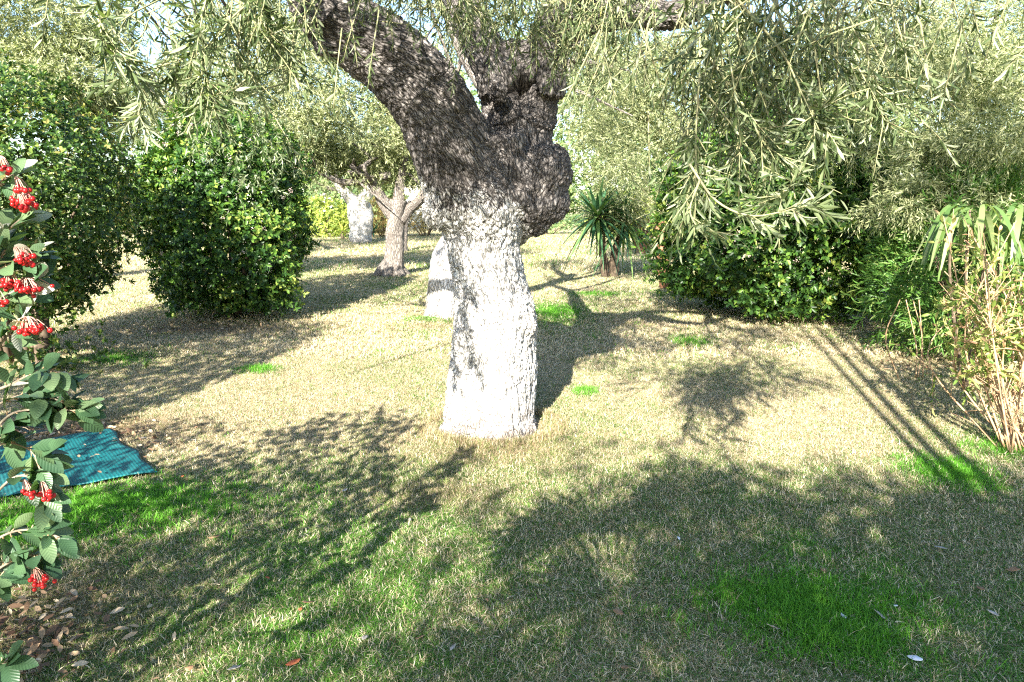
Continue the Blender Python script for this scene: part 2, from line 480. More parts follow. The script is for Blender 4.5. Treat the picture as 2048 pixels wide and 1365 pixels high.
# ------------------------------------------------------------------ ground
def lawn_h(x, y):
    return 0.02 * np.sin(x * .9 + 1) * np.sin(y * .7) * np.clip((y - 5.5) / 4, 0, 1)
GREEN_SPOTS = []
for px, py, rx, ry, s in ((1600, 1215, .42, .30, 1.0), (1690, 1285, .22, .16, .8), (1110, 630, .42, .9, 1.0), (1200, 592, .5, .35, .9), (520, 743, .20, .16, 1.0),
                          (235, 720, .35, .3, .8), (240, 1010, .75, .35, .75), (100, 1050, .6, .3, .7), (330, 1010, .4, .2, .6), (1905, 950, .26, .28, 1.0),
                          (860, 640, .35, .25, .8), (1380, 685, .22, .3, .7), (1330, 930, .12, .1, .5), (700, 600, 1.2, .6, .35), (1170, 785, .10, .14, .8),
                          (1950, 880, .4, .25, .5), (1560, 700, .2, .3, .4), (2020, 905, .25, .2, .8), (1150, 1130, .9, .4, .22), (1500, 1000, 1.3, .7, .22), (800, 1250, .8, .5, .10)):
    g_ = gnd(px, py); GREEN_SPOTS.append((g_[0], g_[1], rx, ry, s))
BROWN_SPOTS = []
for px, py, rx, ry, s in ((90, 1230, .45, .4, .6), (150, 860, .8, .35, 1.0), (985, 900, .6, .4, .75), (890, 990, .4, .25, .6), (860, 655, .35, .25, .7), (1300, 650, .8, .4, .4), (1860, 725, .5, .25, .5), (420, 660, 1.3, .5, 1.0), (1900, 800, .6, .4, .12)):
    g_ = gnd(px, py); BROWN_SPOTS.append((g_[0], g_[1], rx, ry, s))
def spots(x, y, L):
    v = np.zeros_like(x)
    for cx, cy, rx, ry, s in L:
        d = ((x - cx) / rx) ** 2 + ((y - cy) / ry) ** 2
        v = np.maximum(v, s * np.exp(-d * 1.1))
    return v
def vnoise(x, y, f, seed=0.0):
    return np.array([mn.noise(Vector((a * f + seed, b * f, seed * 1.7))) for a, b in zip(x, y)])

def build_ground():
    xs = np.concatenate([np.linspace(-200, -14, 14), np.linspace(-12, 12, 61), np.linspace(14, 200, 14)])
    ys = np.concatenate([np.linspace(-200, -8, 12), np.linspace(-6, 34, 101), np.linspace(38, 300, 16)])
    X, Y = np.meshgrid(xs, ys)
    Z = lawn_h(X, Y)
    V = np.stack([X, Y, Z], -1).reshape(-1, 3)
    nx = len(xs)
    i = np.arange(len(ys) - 1)[:, None] * nx + np.arange(nx - 1)[None]
    F = np.stack([i, i + 1, i + nx + 1, i + nx], -1).reshape(-1, 4)
    x, y = V[:, 0], V[:, 1]
    m, nt, out = new_mat('lawn_soil_and_thatch')
    tc = nt.nodes.new('ShaderNodeTexCoord'); o = tc.outputs['Object']
    n1 = nodes_noise(nt, o, 1.1, 5, .6); n2 = nodes_noise(nt, o, 38, 5, .75); n3 = nodes_noise(nt, o, 150, 3, .7)
    straw = ramp(nt, n2, [(0.33, (0.10, 0.085, 0.035)), (0.48, (0.38, 0.32, 0.18)), (0.62, (0.66, 0.58, 0.40))])
    grn = ramp(nt, n3, [(0.35, (0.05, 0.09, 0.02)), (0.65, (0.22, 0.28, 0.07))])
    g = attr(nt, 'green').outputs['Fac']
    fac = math_n(nt, 'ADD', math_n(nt, 'MULTIPLY', math_n(nt, 'SUBTRACT', n1, .42), 1.3), math_n(nt, 'ADD', g, math_n(nt, 'MULTIPLY', math_n(nt, 'SUBTRACT', n3, .5), 1.2)), True)
    col = mixc(nt, fac, straw, grn)
    b_ = attr(nt, 'brown').outputs['Fac']
    soil = ramp(nt, n2, [(0.35, (0.05, 0.03, 0.02)), (0.65, (0.24, 0.15, 0.10))])
    col = mixc(nt, b_, col, soil)
    p = nt.nodes.new('ShaderNodeBsdfPrincipled'); p.inputs['Roughness'].default_value = .95; p.inputs['Specular IOR Level'].default_value = .1
    nt.links.new(col, p.inputs['Base Color'])
    bp = nt.nodes.new('ShaderNodeBump'); bp.inputs['Strength'].default_value = .8; bp.inputs['Distance'].default_value = .02
    nt.links.new(math_n(nt, 'ADD', n2, n3), bp.inputs['Height']); nt.links.new(bp.outputs[0], p.inputs['Normal'])
    nt.links.new(p.outputs[0], out.inputs[0])
    me = mesh_np('ground', V, [F], m, {'green': spots(x, y, GREEN_SPOTS) * .9, 'brown': np.clip(spots(x, y, BROWN_SPOTS), 0, .9)}, True)
    tag(link('ground', me), kind='structure')
build_ground()

# grass: tufts of curved blades, instanced on points, one object for the straw-and-green turf
M['grass'] = None
def grass_mat():
    m, nt, out = new_mat('grass_blade')
    r = attr(nt, 'rnd').outputs['Fac']
    g = attr(nt, 'green', 'INSTANCER').outputs['Fac']
    br = attr(nt, 'brown', 'INSTANCER').outputs['Fac']
    straw = ramp(nt, r, [(0.0, (0.24, 0.17, 0.09)), (0.3, (0.48, 0.39, 0.23)), (0.65, (0.68, 0.58, 0.39)), (1.0, (0.78, 0.71, 0.55))])
    r2 = attr(nt, 'rnd2').outputs['Fac']
    grn = ramp(nt, r, [(0.0, (0.045, 0.12, 0.018)), (0.6, (0.11, 0.22, 0.035)), (1.0, (0.23, 0.33, 0.08))])
    lush = ramp(nt, r, [(0.0, (0.06, 0.22, 0.01)), (1.0, (0.14, 0.38, 0.03))])
    grn = mixc(nt, math_n(nt, 'MULTIPLY', math_n(nt, 'SUBTRACT', g, .7), 4, True), grn, lush)
    sel = math_n(nt, 'GREATER_THAN', g, r2)
    col = mixc(nt, sel, straw, grn)
    col = mixc(nt, math_n(nt, 'MULTIPLY', br, .6), col, (0.25, 0.16, 0.09))
    p = nt.nodes.new('ShaderNodeBsdfPrincipled'); p.inputs['Roughness'].default_value = .55; p.inputs['Specular IOR Level'].default_value = .3
    nt.links.new(col, p.inputs['Base Color'])
    t = nt.nodes.new('ShaderNodeBsdfTranslucent'); nt.links.new(col, t.inputs['Color'])
    mx = nt.nodes.new('ShaderNodeMixShader'); mx.inputs[0].default_value = .3
    nt.links.new(p.outputs[0], mx.inputs[1]); nt.links.new(t.outputs[0], mx.inputs[2]); nt.links.new(mx.outputs[0], out.inputs[0])
    return m
M['grass'] = grass_mat()
def tuft_mesh(name, n, spread, lmin, lmax, w, lean):
    V, Q, T, r1, r2 = [], [], [], [], []
    for b in range(n):
        a = random.uniform(0, 6.283); d = np.array((math.cos(a), math.sin(a), 0)); s = np.array((-d[1], d[0], 0))
        p = np.array((random.gauss(0, spread), random.gauss(0, spread), -0.004))
        L = random.uniform(lmin, lmax); ww = w * random.uniform(.7, 1.3)
        le = lean * random.uniform(.3, 1.3); sw = random.uniform(-.5, .5)
        base = len(V); ra, rb = random.random(), random.random()
        for k in range(4):
            t = k / 3
            c = p + d * (L * le * t ** 1.3) + s * (sw * L * t * t) + np.array((0, 0, L * (1 - .45 * le) * math.sin(t * 1.7) / 1.0 * .8))
            h = ww * (1 - t * .9) * .5
            V += [c - s * h, c + s * h]; r1 += [ra, ra]; r2 += [rb, rb]
        for k in range(3):
            q = base + 2 * k
            Q.append((q, q + 1, q + 3, q + 2))
    return mesh_np(name, np.array(V), [np.array(Q)], M['grass'], {'rnd': r1, 'rnd2': r2}, True)
proto_coll = bpy.data.collections.new('tuft_sources')      # never linked to the scene
def make_protos(prefix, k, *a):
    obs = []
    for i in range(k):
        o = bpy.data.objects.new(prefix, tuft_mesh(prefix, *a)); proto_coll.objects.link(o); obs.append(o)
    return obs
def scatter_group(name, obs):
    ng = bpy.data.node_groups.new(name, 'GeometryNodeTree')
    ng.interface.new_socket('Geometry', in_out='INPUT', socket_type='NodeSocketGeometry')
    ng.interface.new_socket('Geometry', in_out='OUTPUT', socket_type='NodeSocketGeometry')
    gi = ng.nodes.new('NodeGroupInput'); go = ng.nodes.new('NodeGroupOutput')
    jn = ng.nodes.new('GeometryNodeJoinGeometry')
    for o in obs:
        oi = ng.nodes.new('GeometryNodeObjectInfo'); oi.inputs['Object'].default_value = o; oi.inputs['As Instance'].default_value = False
        g2 = ng.nodes.new('GeometryNodeGeometryToInstance')
        ng.links.new(oi.outputs['Geometry'], g2.inputs[0]); ng.links.new(g2.outputs[0], jn.inputs[0])
    mp = ng.nodes.new('GeometryNodeMeshToPoints')
    ng.links.new(gi.outputs[0], mp.inputs['Mesh'])
    ip = ng.nodes.new('GeometryNodeInstanceOnPoints'); ip.inputs['Pick Instance'].default_value = True
    ng.links.new(mp.outputs[0], ip.inputs['Points']); ng.links.new(jn.outputs[0], ip.inputs['Instance'])
    def na(n, t):
        x = ng.nodes.new('GeometryNodeInputNamedAttribute'); x.data_type = t; x.inputs[0].default_value = n; return x.outputs[0]
    ng.links.new(na('rot', 'FLOAT_VECTOR'), ip.inputs['Rotation'])
    ng.links.new(na('scl', 'FLOAT_VECTOR'), ip.inputs['Scale'])
    ng.links.new(na('idx', 'INT'), ip.inputs['Instance Index'])
    ng.links.new(ip.outputs[0], go.inputs[0])
    return ng
def scatter(name, P, rotz, tilt, scl, idx, extra, ng, kind='stuff'):
    me = bpy.data.meshes.new(name)
    me.vertices.add(len(P)); me.vertices.foreach_set('co', P.astype(np.float32).ravel())
    rot = np.column_stack([tilt, rotz]).astype(np.float32)
    a = me.attributes.new('rot', 'FLOAT_VECTOR', 'POINT'); a.data.foreach_set('vector', rot.ravel())
    a = me.attributes.new('scl', 'FLOAT_VECTOR', 'POINT'); a.data.foreach_set('vector', scl.astype(np.float32).ravel())
    a = me.attributes.new('idx', 'INT', 'POINT'); a.data.foreach_set('value', idx.astype(np.int32))
    for k, v in extra.items():
        a = me.attributes.new(k, 'FLOAT', 'POINT'); a.data.foreach_set('value', v.astype(np.float32))
    o = link(name, me)
    md = o.modifiers.new('scatter', 'NODES'); md.node_group = ng
    return tag(o, kind=kind)

MAT_Q = [gnd(315, 955)[:2], gnd(215, 868)[:2], gnd(-200, 938)[:2], gnd(-160, 1030)[:2]]
def inside_mat(x, y, grow=0.0):
    c = np.mean(MAT_Q, axis=0); ins = np.ones(len(x), bool)
    for i in range(4):
        a, b = MAT_Q[i], MAT_Q[(i + 1) % 4]
        e = b - a; n = np.array((-e[1], e[0])); n = n / np.linalg.norm(n)
        if np.dot(c - a, n) < 0: n = -n
        ins &= ((x - a[0]) * n[0] + (y - a[1]) * n[1]) > -grow
    return ins
TRUNK_DISCS = [(-.13, 5.12, .36), (-2.51, 15.6, .3), (-1.0, 10.2, .3)]
def build_grass():
    small = make_protos('grass_tuft', 8, 18, .024, .014, .034, .0029, 1.3)
    mid = make_protos('grass_tuft', 6, 22, .05, .028, .05, .006, .9)
    tall = make_protos('grass_tuft', 5, 14, .02, .05, .095, .0035, .5)
    def zone(n, y0, y1, half, obs, s0, name, label):
        y = np.sqrt(rng.random(n) * (y1 ** 2 - y0 ** 2) + y0 ** 2)
        x = rng.uniform(-1, 1, n) * (y * half + .4)
        keep = ~inside_mat(x, y, -.015)
        for cx, cy, r in TRUNK_DISCS: keep &= ((x - cx) ** 2 + (y - cy) ** 2) > r * r
        br = spots(x, y, BROWN_SPOTS)
        keep &= rng.random(n) > br * .75
        x, y, br = x[keep], y[keep], br[keep]
        n = len(x)
        g = spots(x, y, GREEN_SPOTS)
        v = vnoise(x, y, .8, 3.1) * .5 + vnoise(x, y, 3.3, 1.1) * .35
        # foreground blades greener than the lit middle; partly real, partly shade put into colour
        basev = .62 - .42 * np.clip((y - 3.2) / 1.6, 0, 1) + .10 * np.clip((y - 9) / 4, 0, 1)
        green = np.clip(basev + v * .6, .08, .8) * (1 - g) + g * 1.0
        green = np.where(rng.random(n) < .02, 1.0, green)
        z = lawn_h(x, y)
        hs = s0 * rng.uniform(.7, 1.25, n) * (1 + .45 * g)
        scl = np.column_stack([hs, hs, hs * rng.uniform(.7, 1.25, n) * (1 + v * .5)])
        o = scatter(name, np.column_stack([x, y, z]), rng.uniform(0, 6.283, n), rng.normal(0, .18, (n, 2)), scl, rng.integers(0, len(obs), n),
                    {'green': green, 'brown': br}, scatter_group(name, obs))
        o['label'] = label
        return o
    zone(280000, 1.9, 7.6, .80, small, 1.0, 'lawn_grass', 'short dry and green winter turf covering the near lawn')
    zone(110000, 7.4, 17, .74, mid, 1.0, 'lawn_grass', 'short turf striped with shade on the middle of the lawn')
    zone(60000, 16.5, 34, .72, mid, 1.9, 'lawn_grass', 'pale turf on the far side of the garden')
    # longer lush blades in the green patches and at the trunk's foot
    X, Y, G, B = [], [], [], []
    for cx, cy, rx, ry, s in GREEN_SPOTS:
        if s < .65: continue
        k = int(1500 * rx * ry * s * (3 if cy < 4.5 else 1.3)) + 40
        X.append(rng.normal(cx, rx * .5, k)); Y.append(rng.normal(cy, ry * .5, k)); G.append(np.full(k, 1.0)); B.append(np.zeros(k))
    for cx, cy, r, k in ((-.13, 5.12, .43, 1300), (-1.0, 10.2, .34, 200), (-2.51, 15.6, .42, 160)):
        a = rng.uniform(0, 6.283, k)
        X.append(cx + np.cos(a) * (r + abs(rng.normal(0, .05, k)))); Y.append(cy + np.sin(a) * (r * .95 + abs(rng.normal(0, .05, k))))
        G.append(np.full(k, .25)); B.append(rng.uniform(.2, .8, k))
    x, y, g, b = map(np.concatenate, (X, Y, G, B))
    kp = ~inside_mat(x, y, .02); x, y, g, b = x[kp], y[kp], g[kp], b[kp]
    n = len(x); hs = rng.uniform(.5, 1.1, n)
    o = scatter('tall_grass', np.column_stack([x, y, lawn_h(x, y)]), rng.uniform(0, 6.283, n), rng.normal(0, .2, (n, 2)), np.column_stack([hs] * 3), rng.integers(0, 5, n),
                {'green': g, 'brown': b}, scatter_group('tall_grass', tall))
    o['label'] = 'bright green tufts of longer grass growing through the dry lawn'
build_grass()

# ------------------------------------------------------------------ main olive tree
def paint_attrs(top, fade, off=0.0, stain_h=0.25, burl=0.0):
    def f(V):
        pa = np.empty(len(V)); st = np.empty(len(V))
        for i, v in enumerate(V):
            n1 = mn.noise(Vector(v * 4.0) + Vector((off, 0, 0))); n2 = mn.noise(Vector(v * 15.0)); n3 = mn.noise(Vector(v * 2.0) + Vector((3, off, 0)))
            pa[i] = min(1, max(0, (top - burl * .42 * min(1, max(0, (v[0] - .0) / .16)) + .22 * n1 + .14 * n2 - v[2]) / fade))
            st[i] = min(1, max(0, (stain_h - v[2]) / stain_h * .8 + .5 * n2 - .1)) + max(0, n3 - .28) * .9 * (v[2] > .9)
        return {'paint': pa, 'stain': np.clip(st, 0, 1)}
    return f

def main_tree():
    base = (-.13, 5.12, 0)
    rt = root('olive_tree', base, 'old olive with whitewashed gnarled trunk and leaning dark limb in the middle of the lawn', 'tree')
    Y0 = 5.12
    SK = []          # skeleton for the bark direction
    g = Geo()
    def row(py, x0, x1, Y=Y0, k=1.0):
        a, b = at(x0, py, Y), at(x1, py, Y)
        return (a + b) / 2, (b[0] - a[0]) / 2 * k
    rows = [(905, 862, 1104), (880, 876, 1088), (835, 890, 1075), (790, 892, 1074), (740, 894, 1074), (690, 898, 1074), (655, 902, 1077), (625, 905, 1072), (590, 905, 1062), (550, 903, 1054), (510, 893, 1046), (475, 884, 1052), (440, 866, 1068), (405, 852, 1075), (370, 846, 1068), (330, 842, 1060), (290, 840, 1050)]
    pts, rad = [], []
    for r_ in rows:
        c, w = row(*r_); pts.append(c); rad.append(w)
    g.add(tube(pts, rad, 60, 40)); SK.append(np.array(pts))
    # left limb
    lp = [at(940, 420, 5.10), at(918, 335, 4.98), at(892, 262, 4.88), at(850, 190, 4.80), at(785, 125, 4.75), at(715, 75, 4.66), at(650, 20, 4.6), at(610, -60, 4.5), at(560, -170, 4.3), at(470, -300, 4.0)]
    lr = [.28, .275, .265, .24, .225, .205, .19, .165, .14, .11]
    g.add(tube(lp, lr, 60, 32)); SK.append(np.array(lp))
    # cut knot at the end of the limb, lump below it
    g.add(tube([at(660, 60, 4.62), at(634, 35, 4.46), at(628, 15, 4.38)], [.12, .115, .10], 10, 20))
    g.add(tube([at(690, 75, 4.6), at(648, 95, 4.5), at(634, 102, 4.46)], [.14, .06, .035], 8, 12))
    # right stem
    rp = [at(1010, 430, 5.25), at(1032, 350, 5.32), at(1040, 280, 5.38), at(1038, 215, 5.42), at(1042, 150, 5.42), at(1050, 90, 5.42)]
    rr = [.24, .26, .25, .265, .26, .2]
    g.add(tube(rp, rr, 40, 32)); SK.append(np.array(rp))
    l1 = [at(1000, 190, 5.3), at(975, 110, 5.3), at(930, 20, 5.35), at(860, -120, 5.5), at(780, -300, 5.7)]
    g.add(tube(l1, [.16, .15, .13, .11, .08], 30, 20)); SK.append(np.array(l1))
    l2 = [at(1080, 190, 5.3), at(1092, 110, 5.25), at(1130, 20, 5.1), at(1200, -90, 4.9), at(1330, -200, 4.6)]
    g.add(tube(l2, [.17, .155, .14, .11, .08], 30, 20)); SK.append(np.array(l2))
    # the low limb that crosses the top right
    l3 = [at(1110, 60, 5.2), at(1190, 30, 5.1), at(1270, 22, 4.9), at(1350, 28, 4.7), at(1460, -20, 4.5)]
    g.add(tube(l3, [.12, .115, .11, .09, .06], 26, 16)); SK.append(np.array(l3))
    # big burl on the right and the swelling that carries it
    def blob(c, r, st=(1, 1, 1)):
        V, F, T, bk = tube([c + np.array((0, 0, -r * st[2] * k)) for k in (1, .8, .35, -.1, -.5, -.85, -1)], [r * .1, r * .58, r * .93, r, r * .86, r * .5, r * .1], 16, 20)
        V = c + (V - c) * np.array((st[0], st[1], 1)); return V, F, T, bk
    for px, py, Y, r, st in ((1085, 350, 5.1, .215, (1, 1, 1)), (1092, 405, 5.08, .17, (1, 1, .95)), (1040, 395, 5.02, .2, (1.1, 1, 1)), (1060, 445, 5.1, .13, (1.2, 1, .8)), (1110, 320, 5.15, .12, (1, 1, 1.1)),
                             (880, 425, 4.95, .12, (1, 1, 1.2)), (1055, 655, 5.0, .075, (1, 1, 1.4)), (905, 870, 5.0, .11, (1, 1, 1)), (1050, 860, 4.98, .1, (1, 1, 1)), (970, 880, 4.92, .12, (1.2, 1, .9)), (880, 890, 5.1, .11, (1, 1, .8)), (1090, 885, 5.12, .11, (1, 1, .8)), (925, 900, 4.95, .11, (1, 1, .7)), (1015, 898, 4.93, .12, (1.1, 1, .7)),
                             (940, 300, 4.8, .10, (1, 1, 1.6)), (880, 215, 4.72, .085, (1.2, 1, 1)), (1000, 180, 5.1, .09, (1, 1, 1.2)), (765, 110, 4.6, .07, (1, 1, 1)), (1010, 400, 4.98, .10, (1, 1, 1.6))):
        g.add(blob(at(px, py, Y), r, st))
    tmp = g.build('trunk', M['bark'], None, True)
    md = tmp.modifiers.new('r', 'REMESH'); md.mode = 'VOXEL'; md.voxel_size = 0.0095; md.use_smooth_shade = True
    sm = tmp.modifiers.new('s', 'SMOOTH'); sm.factor = .8; sm.iterations = 14
    dg = bpy.context.evaluated_depsgraph_get()
    ev = tmp.evaluated_get(dg).to_mesh()
    n = len(ev.vertices)
    V = np.empty(n * 3, np.float32); ev.vertices.foreach_get('co', V); V = V.reshape(-1, 3).astype(float)
    Nn = np.empty(n * 3, np.float32); ev.vertices.foreach_get('normal', Nn); Nn = Nn.reshape(-1, 3).astype(float)
    nf = len(ev.polygons); tot = np.empty(nf, np.int32); ev.polygons.foreach_get('loop_total', tot)
    li = np.empty(len(ev.loops), np.int32); ev.loops.foreach_get('vertex_index', li)
    st = np.concatenate([[0], np.cumsum(tot)[:-1]])
    Q = li[st[tot == 4][:, None] + np.arange(4)]; T = li[st[tot == 3][:, None] + np.arange(3)] if (tot == 3).any() else np.zeros((0, 3), int)
    tmp.evaluated_get(dg).to_mesh_clear()
    bpy.data.objects.remove(tmp)
    # nearest skeleton segment -> bark coordinate that is stretched along the grain
    best = np.full(n, 1e9); bk = np.zeros((n, 3)); off = 0.0
    for path in SK:
        q = smooth_path(path, 24); s = 0.0
        for i in range(len(q) - 1):
            a, b = q[i], q[i + 1]; e = b - a; L = np.linalg.norm(e); e = e / L
            t = np.clip((V - a) @ e, 0, L)
            c = a + t[:, None] * e; pr = V - c; d = np.linalg.norm(pr, axis=1)
            m_ = d < best
            best[m_] = d[m_]
            bk[m_] = (V[m_] - (((V[m_] - a) @ e)[:, None]) * e - a * 0) * 1.0
            pp = pr[m_]
            bk[m_] = np.column_stack([pp[:, 0], pp[:, 1], pp[:, 2]]) + ((s + t[m_]) * .26)[:, None] * np.array((.35, .5, .8)) + off
            s += L
        off += 0.0
    disp = np.empty(n)
    for i in range(n):
        b = Vector(bk[i]); w = Vector(V[i])
        b2 = b + Vector((mn.noise(w * 5), mn.noise(w * 5 + Vector((7, 0, 0))), mn.noise(w * 5 + Vector((0, 9, 0))))) * .03
        r1 = 1 - abs(mn.noise(b2 * 17)) * 2.2
        r2 = 1 - abs(mn.noise(b2 * 40)) * 2.2
        z = V[i, 2]
        amp = 1.0
        disp[i] = .020 * mn.noise(w * 3.2) + .028 * mn.noise(b * 4.5) - amp * (.015 * max(r1, 0) ** 3 + .014 * max(r2, 0) ** 2) + amp * .010 * mn.noise(w * 45)
    Hol = [(at(1044, 180, 5.16), .08, .2), (at(1010, 330, 5.1), .035, .05), (at(1022, 370, 5.05), .035, .05), (at(995, 280, 5.1), .035, .06), (at(1085, 395, 4.84), .06, .07), (at(1038, 365, 4.86), .05, .06), (at(995, 735, 4.80), .014, .03), (at(925, 235, 4.68), .045, .04), (at(632, 25, 4.34), .07, .03), (at(1000, 255, 4.95), .03, .03), (at(880, 160, 4.6), .03, .03)]
    for c, r, dp in Hol:
        d2 = ((V - c) ** 2).sum(1); disp -= dp * np.exp(-d2 / (r * r))
    V = V + Nn * disp[:, None]
    at_ = {'bk': bk}; at_.update(paint_attrs(1.82, .34, burl=1.0)(V))
    me = mesh_np('trunk', V, [Q, T], M['bark'], at_, True)
    link('trunk', me, rt)
    # ---- branches above
    def branch(p0, p1, r0, r1, wob=.12, n=9):
        p0, p1 = np.array(p0, float), np.array(p1, float)
        k = [p0 + (p1 - p0) * t + rng.normal(0, wob, 3) * math.sin(math.pi * t) * np.linalg.norm(p1 - p0) * .5 for t in (0, .35, .7, 1)]
        gb = Geo(); gb.add(tube(k, [r0, r0 * .75 + r1 * .25, r0 * .35 + r1 * .65, r1], n, 7, .25)); gb.build('branch', M['bark_far'], rt)
        return k[-1]
    for a, b, r0, r1 in ((lp[-1], (-3.4, 4.2, 4.1), .11, .03), (lp[-1], (-2.2, 2.4, 4.0), .09, .02), ((-3.4, 4.2, 4.1), (-3.0, 8.6, 2.8), .03, .008), (lp[-2], (-1.6, 3.0, 3.6), .07, .02), (l1[-1], (-1.6, 6.9, 4.9), .08, .02), (l1[-1], (.2, 6.6, 5.2), .07, .02),
                         (l2[-1], (1.9, 3.3, 3.9), .08, .02), (l2[-1], (1.1, 2.6, 3.6), .06, .02), (l3[-1], (3.2, 5.8, 3.6), .06, .015), (l3[-1], (2.6, 7.2, 4.2), .06, .015), (l1[-2], (-.7, 3.5, 3.7), .06, .015), (l2[-2], (.2, 2.9, 3.5), .05, .012)):
        t = branch(a, b, r0, r1)
        for _ in range(3):
            branch(t * .5 + np.array(a) * .5, t + rng.normal(0, .7, 3), r1 * 1.2, .008)
    # ---- foliage
    lv = Leaves(); tw = Geo()
    def spray(px, py, Y, rx, ry, rY, n, dirv=(0, 0, -1), LL=.056, LW=.0105, rlo=0., rhi=.97, K=12, SL=.16, twig=True):
        c = at(px, py, Y); s = Y / FPX
        P = c + rng.normal(0, 1, (n, 3)) * np.array((rx * s, rY, ry * s))
        D = norm(np.array(dirv, float) + rng.normal(0, .55, (n, 3)))
        sprigs(lv, P, D, K, SL, LL, LW, .75, .15, 'opposite', rlo, rhi, 1.0, .25, .45)
        if twig:
            for p, d in zip(P, D):
                e = p + d * SL + np.array((0, 0, -.15 * SL))
                tw.add(tube([p - d * .12, p + d * SL * .5, e], [.0028, .002, .001], 4, 4))
    # hanging branch on the right
    def hang(path, n_side, rlo=.05, rhi=.93, LL=.06, sl=.13):
        q = smooth_path(path, 14)
        tw.add(tube(q, np.linspace(.004, .0014, len(q)), 20, 6))
        for i in range(n_side):
            u = rng.random() ** .8; j = min(int(u * 13), 12); p = q[j] * (1 - (u * 13 - j)) + q[j + 1] * (u * 13 - j)
            T_ = norm(q[j + 1] - q[j]); d = norm(T_ * .7 + rng.normal(0, .6, 3) + np.array((0, 0, -.25)))
            L = sl * rng.uniform(.6, 1.4); e = p + d * L
            tw.add(tube([p, e], [.002, .001], 3, 4))
            sprigs(lv, p[None], d[None], 11, L, LL * rng.uniform(.75, 1.15), .0105, .7, .1, 'opposite', rlo, rhi, 1.0, .2, .4)
    hang([at(1395, -40, 2.5), at(1400, 120, 2.35), at(1392, 260, 2.3), at(1390, 350, 2.28), at(1365, 400, 2.25)], 26)
    hang([at(1400, 90, 2.4), at(1480, 200, 2.3), at(1530, 290, 2.2), at(1590, 360, 2.15), at(1560, 395, 2.1)], 36)
    hang([at(1450, -30, 2.3), at(1560, 100, 2.2), at(1610, 200, 2.15), at(1660, 270, 2.1)], 34)
    hang([at(1380, 330, 2.2), at(1430, 400, 2.1), at(1500, 432, 2.0), at(1580, 420, 1.95), at(1640, 405, 1.92)], 9, .5, .97, .07, .08)
    hang([at(1400, 360, 2.15), at(1380, 420, 2.1), at(1400, 465, 2.05)], 6, .4, .9)
    hang([at(1500, -30, 2.5), at(1480, 100, 2.4), at(1470, 220, 2.35), at(1480, 310, 2.3)], 30)
    hang([at(1600, -30, 2.6), at(1680, 80, 2.5), at(1730, 160, 2.45), at(1770, 250, 2.4)], 26, .3, 1.)
    spray(1520, 60, 2.5, 120, 70, .25, 130)
    spray(1480, 190, 2.6, 70, 60, .2, 70)
    spray(1650, 100, 2.8, 120, 80, .3, 110, rlo=.25)
    # curtain of leaves along the top
    spray(1160, 0, 3.6, 130, 26, .3, 90)
    spray(1240, 0, 3.6, 50, 20, .3, 25, rlo=.1, rhi=1.)
    spray(1000, 10, 4.2, 60, 30, .2, 45)
    spray(900, -25, 3.9, 70, 22, .2, 40)
    spray(1150, 90, 4.1, 50, 35, .2, 40)
    spray(1240, 100, 3.3, 35, 60, .2, 9, rlo=.6, rhi=1.)
    spray(930, 60, 4.4, 25, 30, .1, 10)
    spray(820, -40, 3.9, 60, 18, .2, 40)
    # sprays on the upper left
    hang([at(560, -40, 2.7), at(470, 30, 2.6), at(420, 90, 2.5), at(330, 130, 2.45), at(250, 150, 2.4)], 38)
    hang([at(420, -40, 2.5), at(400, 60, 2.4), at(410, 150, 2.35), at(430, 205, 2.3)], 30)
    hang([at(250, -40, 2.3), at(200, 20, 2.25), at(210, 80, 2.2), at(260, 120, 2.2)], 18, .1, .9)
    hang([at(500, -40, 3.0), at(520, 30, 2.9), at(540, 70, 2.8)], 26)
    hang([at(330, 120, 2.35), at(300, 160, 2.3), at(285, 200, 2.25), at(270, 250, 2.2)], 8, .6, .97, .075, .07)
    spray(430, 40, 2.9, 110, 55, .25, 80)
    spray(540, 10, 3.1, 35, 35, .2, 45)
    spray(480, 110, 2.8, 60, 50, .2, 34)
    spray(500, 285, 8.6, 55, 42, .3, 110, LL=.075, LW=.015, twig=False)
    # canopy out of the frame, above the camera and the limbs
    C = [((-.9, 3.0, 3.3), (1.0, .8, .38), 420), ((-.2, 3.6, 3.35), (.9, .7, .35), 380), ((-1.7, 3.8, 3.7), (.9, .9, .45), 300), ((.7, 2.7, 3.2), (.8, .7, .4), 300), ((1.6, 3.0, 3.3), (.8, .7, .45), 260),
         ((.4, 4.6, 3.9), (1.2, 1.0, .5), 380), ((-.6, 5.6, 4.4), (1.6, 1.2, .6), 380), ((1.6, 5.5, 3.9), (1.3, 1.1, .6), 360), ((2.8, 6.0, 3.6), (.9, .9, .5), 240), ((-2.6, 4.2, 4.2), (.9, .9, .4), 200), ((.6, 5.1, 3.6), (1.0, .8, .4), 420), ((.25, 1.0, 3.0), (.5, .5, .3), 320), ((1.0, 1.3, 3.0), (.4, .4, .3), 160), ((-3.1, 7.0, 4.3), (.9, .9, .4), 160), ((-.9, 1.8, 3.3), (.7, .6, .35), 160), ((-.7, 2.2, 3.1), (.6, .5, .3), 260)]
    P, D = cloud(C, 14, .22)
    ok = P[:, 2] > 1.6 + .25 * P[:, 1] + .30          # the underside of the crown
    P, D = P[ok], norm(D[ok] + np.array((0, 0, -.1)))
    sprigs(lv, P, D, 12, .2, .06, .014, .8, .2, 'opposite', 0, .97)
    lv.build(rt, 'foliage', 'lance', M['olive'], .06, single=300, minpx=30)
    o = tw.build('twig', M['green_twig'], rt); o['kind'] = 'stuff'
main_tree()

